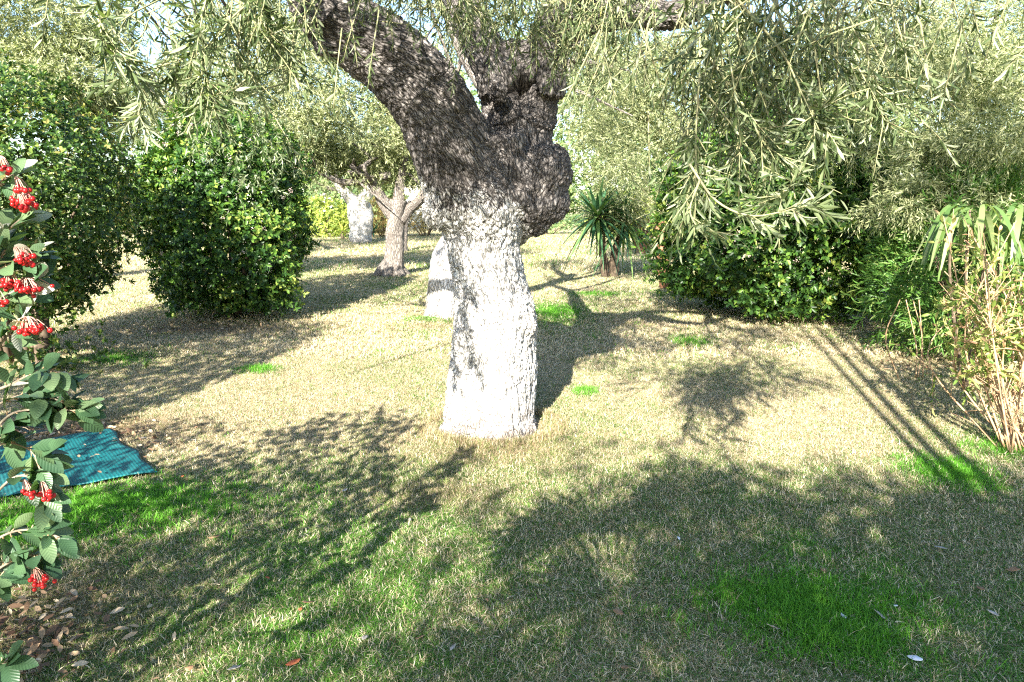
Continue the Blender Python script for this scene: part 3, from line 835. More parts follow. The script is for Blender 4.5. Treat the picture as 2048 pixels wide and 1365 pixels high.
# ------------------------------------------------------------------ other olive trees
def olive(base, label, trunk_pts, trunk_r, limbs, blobs, nleaf_scale=1.0, LL=.088, LW=.022, K=11, group='olive trees on the lawn', painted=None, single=0, mat='olive_far', SL=.2, cat='tree', name='olive_tree', sub=12, subr=.24, rpow=1.0, shape='quad', droop=.2, flare=0, bmat='bark_far', upd=0.0):
    rt = root(name, (base[0], base[1], 0), label, cat, group)
    g = Geo()
    tp = [np.array(p, float) for p in trunk_pts]
    g.add(tube(tp, trunk_r, 26, 16, .35, 3, seed=base[0]))
    if flare:
        for k in range(6):
            a = k * 1.05 + .3
            g.add(tube([tp[0] + np.array((0, 0, .35)), tp[0] + np.array((math.cos(a) * trunk_r[0] * .7, math.sin(a) * trunk_r[0] * .7, .12)), tp[0] + np.array((math.cos(a) * trunk_r[0] * flare, math.sin(a) * trunk_r[0] * flare, -.03))], [trunk_r[0] * .5, trunk_r[0] * .45, trunk_r[0] * .2], 8, 8, .3))
    g.build('trunk', M[bmat], rt, extra=paint_attrs(painted or -5, .3, base[0]))
    gl = Geo()
    for L in limbs:
        pts = [np.array(p[:3], float) for p in L]; r = [p[3] for p in L]
        g1 = Geo(); g1.add(tube(pts, r, 18, 9, .3, 3, seed=pts[0][0]))
        g1.build('limb', M[bmat], rt, extra=paint_attrs(painted or -5, .3, base[0]))
        for _ in range(5):
            t = pts[-1]; j = pts[-2] + (pts[-1] - pts[-2]) * rng.random()
            gl.add(tube([j, (j + t) / 2 + rng.normal(0, .2, 3), t + rng.normal(0, .6, 3)], [r[-1], r[-1] * .7, .008], 7, 5))
    if limbs:
        o = gl.build('branch', M[bmat], rt); o['kind'] = 'stuff'
    lv = Leaves()
    P, D = cloud([(c, r, int(n * nleaf_scale)) for c, r, n in blobs], sub, subr)
    D = norm(D + np.array((0, 0, -.25 + upd)))
    sprigs(lv, P, D, K, SL, LL, LW, .8, droop, 'opposite', 0, 1.0, rpow)
    lv.build(rt, 'foliage', shape, M[mat], .03, single=single)
    return rt

def B(px, py, Y, rx, ry, rY, n):         # blob seen at a pixel, radii in photo pixels and metres
    s = Y / FPX
    return (at(px, py, Y), (rx * s, rY, ry * s), n)
# the forked olive with a flared foot, behind to the left
b = (-2.51, 15.6)
olive(b, 'olive with bare brown forked trunk and flared foot, left behind the big whitewashed olive',
      [at(785, 556, 15.6), at(787, 520, 15.6), at(790, 470, 15.6), at(793, 430, 15.6), at(796, 400, 15.6)], [.30, .22, .19, .20, .17],
      [[(*at(792, 440, 15.6), .15), (*at(768, 405, 15.5), .13), (*at(745, 370, 15.4), .09), (*at(700, 330, 15.2), .05)],
       [(*at(800, 445, 15.6), .12), (*at(815, 420, 15.7), .11), (*at(838, 400, 15.8), .09), (*at(870, 350, 16), .05)],
       [(*at(795, 420, 15.6), .14), (*at(800, 370, 15.6), .1), (*at(810, 300, 15.6), .06), (*at(780, 220, 15.6), .04)],
       [(*at(780, 350, 15.5), .07), (*at(700, 365, 15.2), .07), (*at(650, 350, 15.0), .05), (*at(600, 320, 14.8), .02)]],
      [B(700, 270, 15.2, 110, 70, 1.3, 900), B(560, 260, 14.6, 90, 75, 1.2, 900), B(600, 160, 15, 120, 80, 1.5, 1000), B(760, 180, 15.5, 120, 90, 1.5, 900), B(480, 190, 14.5, 70, 70, 1.1, 650), B(820, 310, 15.8, 70, 45, 1., 420), B(520, 330, 14.2, 60, 50, .9, 420), B(680, 80, 16, 160, 70, 1.5, 900), B(400, 260, 14.6, 60, 60, 1., 300), B(620, 310, 15.3, 70, 35, .8, 500), B(750, 330, 15.9, 80, 35, .8, 600), B(860, 200, 16.2, 90, 90, 1.2, 500)],
      flare=1.35, painted=None, nleaf_scale=1.25)
# the white trunk hidden behind the big one
olive((-1.0, 10.2), 'slim fully whitewashed trunk half hidden behind the big olive trunk',
      [at(905, 640, 10.2), at(893, 590, 10.2), at(895, 540, 10.2), at(915, 480, 10.3), at(960, 420, 10.4), at(1000, 330, 10.6), at(1020, 200, 10.8)], [.32, .24, .23, .2, .18, .15, .12],
      [[(*at(1000, 330, 10.6), .12), (*at(1080, 230, 10.8), .09), (*at(1150, 120, 11), .05)], [(*at(1010, 250, 10.7), .1), (*at(930, 120, 10.8), .07), (*at(880, 0, 11), .04)]],
      [B(1180, 120, 11, 90, 90, 1.0, 700), B(960, 30, 11, 130, 70, 1.2, 700), B(1230, 300, 11.5, 60, 70, .8, 420), B(1180, -20, 11, 130, 90, 1.3, 600)],
      painted=2.0, flare=1.2, LL=.065, LW=.014)
# far olives
olive((-5.67, 28), 'farthest olive on the left, short thick whitewashed trunk in full sun',
      [at(722, 488, 28), at(722, 460, 28), at(720, 430, 28), at(716, 400, 28)], [.42, .40, .44, .40],
      [[(*at(712, 410, 28), .3), (*at(690, 385, 27.8), .2), (*at(660, 350, 27.5), .1)], [(*at(722, 410, 28), .28), (*at(740, 380, 28), .2), (*at(760, 340, 28), .1)]],
      [B(700, 330, 28, 80, 50, 2, 700), B(640, 250, 27, 80, 70, 2, 700), B(760, 270, 28, 80, 70, 2, 700)], painted=2.6, LL=.12, LW=.03, SL=.35)
olive((-3.4, 23), 'thin dark leaning olive trunk just behind the forked one',
      [at(806, 506, 23), at(806, 470, 23), at(812, 430, 23), at(845, 400, 23), at(880, 370, 23)], [.16, .14, .13, .11, .07],
      [], [B(880, 330, 23, 70, 60, 1.5, 500), B(830, 260, 23, 80, 60, 1.5, 600)], LL=.1, LW=.025, SL=.3)
# right hand background: big sunlit crowns
olive((4.9, 17), 'large sunlit olive crown behind the right hand bush and palm',
      [at(1460, 560, 17), at(1450, 450, 17), at(1430, 350, 17)], [.3, .24, .2],
      [[(*at(1430, 360, 17), .15), (*at(1350, 240, 17), .1), (*at(1280, 150, 17), .05)], [(*at(1430, 360, 17), .15), (*at(1500, 240, 17), .1), (*at(1560, 150, 17), .05)]],
      [B(1290, 130, 16.5, 100, 60, 1.4, 1300), B(1240, 260, 16.5, 90, 80, 1.2, 1100), B(1390, 220, 16.5, 110, 80, 1.3, 1200), B(1230, 370, 15.9, 75, 70, .8, 900), B(1500, 130, 16.5, 130, 90, 1.4, 900), B(1320, 60, 17, 150, 30, 1.2, 700), B(1600, 230, 16.5, 120, 90, 1.4, 500), B(1750, 120, 17.5, 120, 90, 1.4, 800), B(1960, 90, 18, 130, 100, 1.4, 900), B(1880, 250, 17, 120, 80, 1.4, 500), B(1190, 190, 16.6, 60, 90, 1., 500)], LL=.085, LW=.02, nleaf_scale=1.3)
olive((7.6, 9.6), 'tall bright olive crown filling the upper right corner',
      [at(2200, 640, 9.6), at(2180, 450, 9.6), at(2150, 300, 9.6)], [.3, .24, .2],
      [[(*at(2150, 300, 9.6), .15), (*at(2050, 200, 9.4), .1), (*at(1950, 150, 9.2), .05)], [(*at(2150, 300, 9.6), .15), (*at(2150, 100, 9.6), .1), (*at(2100, -50, 9.6), .05)]],
      [B(1960, 70, 9, 100, 90, 1, 900), B(1830, 40, 8.6, 90, 70, .9, 700), B(2040, 220, 8.2, 100, 100, 1, 900), B(1900, 220, 8.0, 80, 90, .8, 700), B(1990, 340, 7.6, 80, 60, .8, 520), B(1760, 150, 8.8, 70, 80, .8, 500), B(2120, 60, 9, 100, 140, 1, 500), B(1960, 150, 7.6, 90, 70, .5, 420), B(1850, 120, 7.4, 60, 60, .5, 260), B(2010, 270, 7.0, 70, 50, .5, 300), B(1850, 330, 7.7, 70, 50, .7, 360), B(1740, 20, 9, 120, 60, 1, 500), B(1800, 400, 7.4, 60, 35, .5, 260), B(1950, 390, 7.2, 80, 40, .6, 420), B(1690, 260, 8.2, 40, 60, .5, 260)],
      LL=.07, LW=.014, single=300, shape='quad', SL=.2)
# upper left
olive((-9.5, 12.5), 'tall willowy olive crown in the upper left corner with a shaded hollow',
      [(-9.5, 12.5, 0), (-9.4, 12.5, 1.6), (-9.1, 12.5, 3)], [.35, .28, .2],
      [[(-9.1, 12.5, 3, .15), (-8.2, 12, 4.2, .1), (-7, 11.6, 5, .05)], [(-9.1, 12.5, 3, .15), (-9.3, 12.4, 4.4, .1), (-9, 12, 5.6, .05)]],
      [B(90, 60, 11.5, 90, 80, 1.2, 1100), B(-40, 0, 11.5, 90, 100, 1.2, 500), B(150, 170, 11.6, 80, 50, 1.0, 850), B(40, 170, 11.5, 80, 60, 1.2, 500), B(200, 60, 12, 40, 60, .7, 300), B(180, 230, 11.8, 60, 50, .8, 500)], LL=.085, LW=.018, droop=.5, nleaf_scale=1.6)
olive((-7.3, 20), 'sunlit olive crown seen over the left hand bushes',
      [(-7.3, 20, 0), (-7.3, 20, 1.6), (-7.2, 20, 2.6)], [.3, .25, .2],
      [[(-7.2, 20, 2.6, .15), (-8.4, 19.6, 3.6, .1), (-9.2, 19.4, 4.4, .05)]],
      [B(330, 190, 20, 110, 45, 1.6, 900), B(230, 200, 20, 70, 55, 1.4, 500), B(430, 150, 20, 90, 50, 1.6, 700), B(500, 90, 21, 100, 60, 1.6, 600), B(520, 30, 22, 100, 50, 1.6, 600), B(600, 100, 21, 80, 60, 1.5, 600), B(700, 40, 22, 110, 60, 1.5, 600), B(450, 230, 20, 90, 50, 1.4, 400), B(330, 260, 19, 80, 50, 1.2, 400)], LL=.1, LW=.025)

# ------------------------------------------------------------------ dense shrubs
def shrub(name, label, cat, c, r, n, LL, LW, mat, shape='oval', K=7, power=2.6, single=0, base=None, ang=1.0, SL=.1, order='spiral', flowers=0, zmin=.12, lump=.18, stems=7, group=None, rpow=1.3, minpx=9, upd=.35, depthp=.16, lumpf=1.6, flower_mat='flower', bend=.12):
    """rounded dense bush: leaf shoots on and below a lumpy superellipsoid"""
    c = np.array(c, float); r = np.array(r, float)
    rt = root(name, (c[0], c[1], 0), label, cat, group)
    d = rand_dirs(int(n * 1.5))
    k = (np.abs(d) ** power).sum(1) ** (-1 / power)
    sd = c[0] * 3.3
    lum = np.array([mn.noise(Vector(v * lumpf) + Vector((sd, 0, 0))) + .5 * mn.noise(Vector(v * lumpf * 2.7) + Vector((0, sd, 0))) for v in d])
    depth = np.abs(rng.normal(0, depthp, len(d)))
    outl = rng.random(len(d)) < .07
    depth = np.where(outl, -rng.uniform(0, .13, len(d)) * np.clip(lum * 2 + .6, .2, 1), depth)
    P = c + d * (k * (1 + lump * lum) * np.clip(1 - depth, .15, 1.2))[:, None] * r
    ok = P[:, 2] > zmin + .12 * rng.random(len(P)); P, d, lum = P[ok][:n], d[ok][:n], lum[ok][:n]
    D = norm(d / r * r.mean() + rng.normal(0, .35, P.shape) + np.array((0, 0, upd)))
    lv = Leaves()
    tone = np.array([mn.noise(Vector(p * 1.9) + Vector((4, 1, 0))) + .7 * mn.noise(Vector(p * 7)) for p in P])
    sprigs(lv, P, D, K, SL, LL * rng.uniform(.7, 1.15, len(P)), LW * rng.uniform(.75, 1.1, len(P)), ang, .1, order, 0, .9, rpow, .3, .3, rbase=tone * .42)
    lv.build(rt, 'foliage', shape, M[mat], bend, single=single, minpx=minpx)
    g = Geo()
    for i in range(stems):
        a = i * 2.4; e = c + np.array((math.cos(a) * r[0] * .75, math.sin(a) * r[1] * .75, rng.uniform(-.3, .6) * r[2]))
        p0 = np.array((c[0] + math.cos(a) * .12, c[1] + math.sin(a) * .12, -.02))
        g.add(tube([p0, p0 + (e - p0) * .4 + rng.normal(0, .06, 3) + np.array((0, 0, .2)), e], [.03, .022, .008], 9, 6, .2))
    g.build('stem', M['dark_twig'], rt)
    if flowers:
        fl = Leaves()
        dd = rand_dirs(flowers * 3); dd = dd[(dd[:, 1] < .2)][:flowers]
        kk = (np.abs(dd) ** power).sum(1) ** (-1 / power)
        FP = c + dd * (kk * 1.02)[:, None] * r
        FP = FP[FP[:, 2] > .5]
        for p in FP:
            q = p + rng.normal(0, .018, (22, 3)); fl.add(q, rand_dirs(22), rand_dirs(22), .014, .012, rng.random(22))
        o = fl.build(rt, 'flower_head', 'quad', M[flower_mat])
    return rt
shrub('viburnum_bush', 'big rounded dark green bush on the right with sunlit lower leaves', 'bush', (3.62, 10.2, 1.5), (1.5, 1.3, 1.45), 8600, .085, .045, 'viburnum', single=300, flowers=26, lump=.3, lumpf=1.4, zmin=.1)
shrub('viburnum_bush', 'rounded leafy bush with pale flower heads standing left, beyond the darker tall bush', 'bush', (-3.98, 10.35, 1.28), (1.02, 1.0, 1.3), 6600, .08, .042, 'viburnum', single=300, flowers=46, lump=.36, lumpf=1.25, power=3.2)
shrub('pittosporum_bush', 'tall bush with small rounded glossy leaves at the left edge of the lawn', 'bush', (-4.98, 7.3, 1.52), (1.12, 1.0, 1.12), 8600, .06, .026, 'pittosporum', single=300, order='rosette', ang=1.05, SL=.07, zmin=.5, lump=.3, lumpf=1.3, power=2.4, minpx=8)
shrub('lower_bush', 'low leafy shoots around the dark stem under the tall left bush', 'bush', (-4.35, 6.6, .35), (.35, .35, .35), 120, .06, .026, 'pittosporum', order='rosette', SL=.07, zmin=.02, stems=3) if False else None

# dark stem of the tall left bush
def left_stem():
    rt = bpy.data.objects['pittosporum_bush']
    g = Geo()
    g.add(tube([at(92, 740, 6.9), at(85, 690, 6.95), at(78, 620, 7.0), at(70, 540, 7.1)], [.09, .07, .065, .05], 14, 10, .3))
    g.add(tube([at(88, 700, 6.95), at(70, 660, 7.0), at(40, 600, 7.1)], [.05, .04, .03], 10, 8, .3))
    g.build('trunk', M['dark_twig'], rt)
    lv = Leaves()
    n = 160
    P = at(95, 690, 6.8) + rng.normal(0, 1, (n, 3)) * np.array((.2, .15, .28)); P[:, 2] = np.abs(P[:, 2])
    sprigs(lv, P, norm(rng.normal(0, 1, (n, 3)) + np.array((0, -.2, .3))), 7, .07, .055, .025, 1.0, .1, 'rosette', 0, .95)
    lv.build(rt, 'foliage', 'oval', M['pittosporum'], .1)
left_stem()

# long-leaved bush and yellowing plant on the right
shrub('oleander_bush', 'narrow leaved green bush in front of the right edge, next to the dry stems', 'bush', (4.75, 7.5, .95), (.95, .7, .95), 2300, .12, .022, 'oleander', shape='lance', single=300, ang=.7, SL=.16, lump=.2, zmin=.1, minpx=14)
shrub('oleander_bush', 'taller shaded green bush behind the narrow leaved bush at the right edge', 'bush', (6.2, 8.6, 1.1), (1.5, .9, 1.15), 4200, .11, .024, 'oleander', shape='lance', ang=.75, SL=.16, lump=.2, rpow=2.2)

def strap_plant():
    b_ = at(1985, 700, 6.2); b_[2] = 0
    rt = root('strap_leaf_plant', tuple(b_), 'plant of long hanging strap leaves at the right edge above the yellowing stems', 'plant')
    lv = []
    me_c = {}
    for i in range(90):
        p = at(rng.uniform(1890, 2080), rng.uniform(400, 440), rng.uniform(5.8, 6.4))
        a = rng.uniform(0, 6.283); d0 = norm(np.array((math.cos(a), math.sin(a) * .6 - .3, .2)))
        L = rng.uniform(.45, .75)
        q = [p + d0 * L * t * .45 + np.array((0, 0, -1)) * L * t * t * .85 for t in np.linspace(0, 1, 7)]
        W = norm(np.cross(d0, (0, 0, 1)) + rng.normal(0, .3, 3))
        V, F = [], []
        for k, c in enumerate(q):
            w = .02 * math.sin(math.pi * min(.96, (k + .6) / 7)) + .002
            V += [c - W * w, c + W * w]
        F = [(2 * k, 2 * k + 1, 2 * k + 3, 2 * k + 2) for k in range(6)]
        me = mesh_np('leaf', np.array(V), [np.array(F)], M['strap'], {'rnd': np.full(14, rng.uniform(0, 1))}, True)
        link('leaf', me, rt)
    g = Geo()
    for i in range(6):
        x = 1900 + i * 32
        g.add(tube([np.array((b_[0] + rng.normal(0, .2), b_[1] + rng.normal(0, .1), -.02)), at(x, 560, 6.1), at(x + 8, 420, 6.1)], [.016, .012, .008], 10, 6, .2))
    g.build('stem', M['dark_twig'], rt)
strap_plant()

def dry_plant():
    b_ = gnd(2038, 905)
    rt = root('yellowing_shrub', (b_[0], b_[1], 0), 'open shrub of reddish tan stems with yellow and pink leaves at the right edge', 'plant')
    g = Geo(); lv = Leaves()
    for i in range(32):
        ex, ey = rng.uniform(1860, 2150), rng.uniform(430, 660)
        Y = b_[1] + rng.uniform(-.2, 1.1)
        e = at(ex, ey, Y); p0 = np.array((b_[0] + rng.normal(0, .05), b_[1] + rng.normal(0, .05), -.02))
        m1 = p0 + (e - p0) * .45 + np.array((rng.normal(0, .13), rng.normal(0, .13), .08))
        pts = smooth_path([p0, m1, e], 8)
        stem = Geo(); stem.add(tube(pts, np.linspace(.008, .0025, 8), 12, 6, .15))
        stem.build('stem', M['tan_stem'], rt)
        for j in range(13):
            u = rng.uniform(.25, 1); k = min(int(u * 7), 6); p = pts[k]
            d = norm(norm(pts[k + 1] - p if k < 7 else p - pts[k - 1]) + rng.normal(0, .8, 3)); L = rng.uniform(.1, .28)
            g.add(tube([p, p + d * L], [.003, .0015], 4, 4))
            if u > .42: sprigs(lv, (p + d * L * .3)[None], d[None], 7, L * .9, .07, .024, .8, .15, 'spiral', 0, 1, .8, .2, .4)
    # pale hanging runners on the lawn side
    for px in (1800, 1812, 1826, 1838, 1930, 1948):
        p = at(px, 600, 6.4); q = gnd(px + rng.uniform(-20, 20), 760)
        g.add(tube([p, (p + q) / 2 + rng.normal(0, .06, 3), q], [.004, .006, .006], 10, 5))
    o = g.build('side_stem', M['tan_stem'], rt); o['kind'] = 'stuff'
    lv.build(rt, 'foliage', 'lance', M['yellow_leaf'], .15, single=300, minpx=12)
dry_plant()

# ------------------------------------------------------------------ sword-leaved palm-like plants
def sword_leaf(p, d, L, w, droop, mat, parent, name='leaf', fold=.25):
    d = norm(np.array(d, float)); q = []
    for t in np.linspace(0, 1, 7): q.append(p + d * L * t * (1 - .25 * droop * t) + np.array((0, 0, -1)) * L * droop * t * t)
    W = norm(np.cross(d, (0, 0, 1)) + 1e-3); V, F = [], []
    for k, c in enumerate(q):
        hw = w * (.55 + .45 * math.sin(math.pi * min(1, k / 4))) * (1 - (k / 6) ** 3) + .0015
        V += [c - W * hw, c - np.array((0, 0, 1)) * hw * fold, c + W * hw]
    for k in range(6):
        a = 3 * k; F += [(a, a + 1, a + 4, a + 3), (a + 1, a + 2, a + 5, a + 4)]
    me = mesh_np(name, np.array(V), [np.array(F)], M[mat], {'rnd': np.full(21, rng.random())}, True)
    return link(name, me, parent)
def yucca(label, trunks, n, L, w, mat='sword', group=None, name='spanish_dagger', cat='palm', zlow=-.7, bark='dark_twig'):
    b0 = trunks[0][0]
    rt = root(name, (b0[0], b0[1], 0), label, cat, group)
    for tr in trunks:
        g = Geo(); g.add(tube(tr[:-1], tr[-1], 16, 10, .5, 12, seed=tr[0][0])); g.build('trunk', M[bark], rt)
        h = np.array(tr[-2])
        for i in range(n):
            a = i * 2.4; z = 1 - (1 - zlow) * (i + .5) / n
            d = (math.cos(a) * math.sqrt(max(0, 1 - z * z * .8)), math.sin(a) * math.sqrt(max(0, 1 - z * z * .8)), z)
            sword_leaf(h + np.array((0, 0, -.1 * i / n)), d, L * rng.uniform(.8, 1.1), w, .12 + .5 * (1 - z) * .45 + rng.uniform(0, .1), mat, rt)
    return rt
yucca('twin stemmed palm-like plant with drooping dark sword leaves, right of the big trunk',
      [[at(1210, 556, 15.5), at(1206, 500, 15.5), at(1195, 430, 15.4), [.09, .075, .07]], [at(1226, 556, 15.6), at(1232, 500, 15.6), at(1250, 440, 15.7), [.11, .08, .07]]], 92, 1.22, .038, zlow=-.5)
yucca('small green sword leaved clump left of the far whitewashed trunk', [[at(685, 478, 30), at(685, 462, 30), [.06, .05]]], 26, .7, .03, 'yellow_green', 'green clumps at the far edge of the lawn', 'yucca_clump', 'plant', .05)
yucca('small dark green sword leaved clump right of the far whitewashed trunk', [[at(746, 478, 31), at(746, 462, 31), [.06, .05]]], 26, .85, .03, 'sword', 'green clumps at the far edge of the lawn', 'yucca_clump', 'plant', .05)
yucca('low spiky clump between the yellow shrub and the far whitewashed trunk', [[at(704, 482, 29.5), at(704, 474, 29.5), [.05, .04]]], 18, .45, .03, 'sword', 'green clumps at the far edge of the lawn', 'yucca_clump', 'plant', .05)

def fan_palm():
    b_ = at(1330, 520, 13.5); b_[2] = 0
    rt = root('fan_palm', tuple(b_), 'small grey green fan palm beside the right hand bush', 'palm')
    h = at(1320, 440, 13.5)
    g = Geo(); g.add(tube([b_, (b_ + h) / 2, h], [.12, .11, .09], 12, 10, .5)); g.build('trunk', M['fibre'], rt)
    for px, py, sz, tilt in ((1282, 345, .8, 0), (1300, 400, .7, 1.2), (1255, 395, .7, -1.1), (1270, 440, .65, -1.6), (1330, 340, .7, .4), (1350, 380, .7, .9), (1290, 460, .6, -2.2), (1265, 360, .6, -.5)):
        c = at(px, py, 13.2 + rng.normal(0, .15)); st = Geo(); st.add(tube([h, (h + c) / 2 + np.array((0, 0, .1)), c], [.012, .01, .008], 6, 5)); fo = st.build('frond', M['green_twig'], rt)
        V, F = [], []; ax = norm(c - h + np.array((0, 0, .4))); S_ = norm(np.cross(ax, (0, 1, .2)) + rng.normal(0, .2, 3)); k = 22
        for i in range(k):
            a = (i / (k - 1) - .5) * 3.6; d = norm(ax * math.cos(a) + S_ * math.sin(a)); w = norm(np.cross(d, np.cross(ax, S_))) * .012
            e = c + d * sz * .8 * (1 - .2 * abs(a) / 1.8); m_ = c + d * sz * .4; o_ = len(V); e = e + np.array((0, 0, -.06))
            V += [c, m_ - w, m_ + w, e]; F += [(o_, o_ + 1, o_ + 3), (o_, o_ + 3, o_ + 2)]
        me = mesh_np('fan', np.array(V), [np.array(F)], M['fan'], {'rnd': np.repeat(rng.random(k), 4)})
        bl = link('fan_blade', me, None); bl.parent = fo; bl.matrix_parent_inverse = Matrix.Translation(-rt.location); fo_l = fo.location
fan_palm()

def palm_stump():
    b_ = gnd(1284, 508)
    rt = root('young_palm', (b_[0], b_[1], 0), 'young palm with a reddish brown fibrous stem in the shade beyond the twin stemmed plant', 'palm')
    g = Geo(); h = at(1284, 440, b_[1]); g.add(tube([b_ + np.array((0, 0, -.05)), b_ * .5 + h * .5, h], [.26, .17, .10], 14, 12, .4, 8)); g.build('trunk', M['fibre'], rt)
    for i in range(16):
        a = i * .785 + (i > 7) * .4; z = .15 + .5 * (i > 7)
        p = b_ + np.array((math.cos(a) * .2, math.sin(a) * .2, z)); e = p + np.array((math.cos(a) * .14, math.sin(a) * .14, .45))
        s = Geo(); s.add(tube([p, (p + e) / 2, e], [.05, .04, .012], 6, 6, .2)); s.build('leaf_base', M['fibre'], rt)
    for i in range(26):
        a = i * 2.4; z = .7 - i / 26 * 1.1
        sword_leaf(h, (math.cos(a), math.sin(a), z), 1.0, .028, .25, 'sword', rt)
palm_stump()

# ------------------------------------------------------------------ far edge of the garden
shrub('yellow_shrub', 'yellow green shrub at the far end of the lawn on the left', 'bush', (*gnd(640, 476)[:2], .75), (1.25, .9, .85), 900, .13, .06, 'yellow_green', lump=.25)
shrub('ivy_mound', 'pale green ivy like mound behind the yellow green shrub', 'bush', (-8.6, 37, 1.9), (3.2, 1.6, 1.9), 2200, .2, .14, 'far_green', lump=.25, shape='oval')
shrub('golden_shrub', 'dry golden shrub between the far whitewashed trunk and the forked trunk', 'bush', (*gnd(768, 475)[:2], .8), (.9, .8, .85), 700, .14, .035, 'gold', shape='lance', lump=.3)
shrub('golden_shrub', 'sparse golden shrub just left of the big trunk at the far edge', 'bush', (*gnd(850, 474)[:2], .95), (1.3, .8, 1.0), 420, .14, .035, 'gold', shape='lance', lump=.4, depthp=.35)
shrub('low_green_shrub', 'low dark green cushion at the far edge beside the big trunk', 'bush', (*gnd(1100, 468)[:2], .4), (2.2, .8, .45), 600, .14, .05, 'far_green', lump=.3)
shrub('low_green_shrub', 'low sunny shrub behind the young palm', 'bush', (6.0, 32, .9), (2.6, 1.0, 1.0), 900, .15, .07, 'yellow_green', lump=.3)

def wall():
    rt = root('garden_wall', (-8, 42, 0), 'low white rendered wall closing the far side of the garden', 'wall')
    V, F = [], []
    def box(x0, x1, y0, y1, z0, z1):
        o = len(V)
        V.extend([(x0, y0, z0), (x1, y0, z0), (x1, y1, z0), (x0, y1, z0), (x0, y0, z1), (x1, y0, z1), (x1, y1, z1), (x0, y1, z1)])
        F.extend([(o + a, o + b, o + c, o + d) for a, b, c, d in ((0, 3, 2, 1), (4, 5, 6, 7), (0, 1, 5, 4), (1, 2, 6, 5), (2, 3, 7, 6), (3, 0, 4, 7))])
    box(-15, -1, 42, 42.25, -.1, 2.3)
    link('wall_body', mesh_np('wall_body', np.array(V, float), [np.array(F)], M['wall']), rt)
    V.clear(); F.clear(); box(-15, -1, 41.95, 42.3, 2.3, 2.38)
    link('coping', mesh_np('coping', np.array(V, float), [np.array(F)], M['wall']), rt)
wall()
def woods():
    lv = Leaves()
    bl = []
    for x in np.arange(-40, 41, 3.2):
        h = rng.uniform(4.2, 6.0) if not (-16 < x < -10) else 3.6
        bl.append(((x, 48 + rng.normal(0, 2), h * .5), (2.6, 2.2, h * .5), 520))
    for x in np.arange(4, 40, 4): bl.append(((x, 44 + rng.normal(0, 1), 6.5), (3, 2.2, 4), 500))
    for x in np.arange(-8, 6, 4): bl.append(((x, 46 + rng.normal(0, 1), 7), (3, 2.2, 4.4), 500))
    P, D = cloud(bl, 12, .28); ok = P[:, 2] > .2; P, D = P[ok], D[ok]
    sprigs(lv, P, D, 8, .5, .3, .16, .9, .1, 'spiral', 0, 1)
    o = lv.build(None, 'distant_woods', 'quad', M['far_green'])
    tag(o, 'hazy belt of sunlit trees beyond the garden', None, None, 'stuff')
woods()

# ------------------------------------------------------------------ trees behind and beside the viewpoint that shade the lawn
olive((-1.9, -3.8), 'olive behind the viewpoint whose crown dapples the near lawn', [(-1.9, -3.8, 0), (-1.8, -3.8, 1), (-1.7, -3.7, 1.9)], [.3, .25, .2],
      [[(-1.7, -3.7, 1.9, .1), (-3, -3.4, 2.2, .05), (-4, -3.2, 2.9, .02)], [(-1.7, -3.7, 1.9, .1), (-.4, -3.3, 2.3, .05), (.6, -3.1, 2.9, .02)]],
      [((-.7, -3.1, 3.1), (.7, .5, .65), 900), ((-.3, -3, 3.4), (.9, .5, .4), 500), ((.7, -3, 3.4), (.9, .5, .4), 500), ((.3, -3.0, 3.1), (.8, .6, .7), 1000), ((1.2, -3.0, 3.1), (.8, .6, .72), 1100), ((.8, -3.4, 2.6), (1.2, .5, .6), 600), ((-3.1, -3.1, 3.1), (1.0, .6, .6), 330), ((-4.4, -3.1, 3.2), (1.0, .6, .7), 380), ((-1.8, -3.1, 3.0), (.75, .5, .55), 420), ((-2.0, -3, 3.95), (.9, .4, .2), 70), ((-.9, -3, 4.0), (.5, .4, .2), 60)],
      LL=.08, LW=.022, mat='olive', group='shade trees')
olive((2.9, -3.6), 'broad olive behind the viewpoint on the right, shading the near right lawn', [(2.9, -3.6, 0), (2.8, -3.6, 1), (2.7, -3.5, 1.9)], [.3, .25, .2],
      [[(2.7, -3.5, 1.9, .15), (2.2, -3.4, 2.6, .1), (1.8, -3.2, 3.2, .05)]],
      [((1.9, -3.0, 3.1), (.8, .6, .75), 1100), ((2.9, -3.0, 3.0), (.9, .6, .8), 600), ((1.6, -3.2, 2.0), (1.0, .6, .8), 500), ((.3, -3.2, 2.0), (1.0, .6, .7), 350)],
      LL=.08, LW=.022, mat='olive', group='shade trees')
shrub('pittosporum_bush', 'clipped bush beyond the left edge throwing the long round shadow', 'bush', (-4.45, 2.9, 1.75), (.85, 1.2, 1.75), 6000, .06, .028, 'pittosporum', order='rosette', SL=.07, lump=.1, zmin=.1)
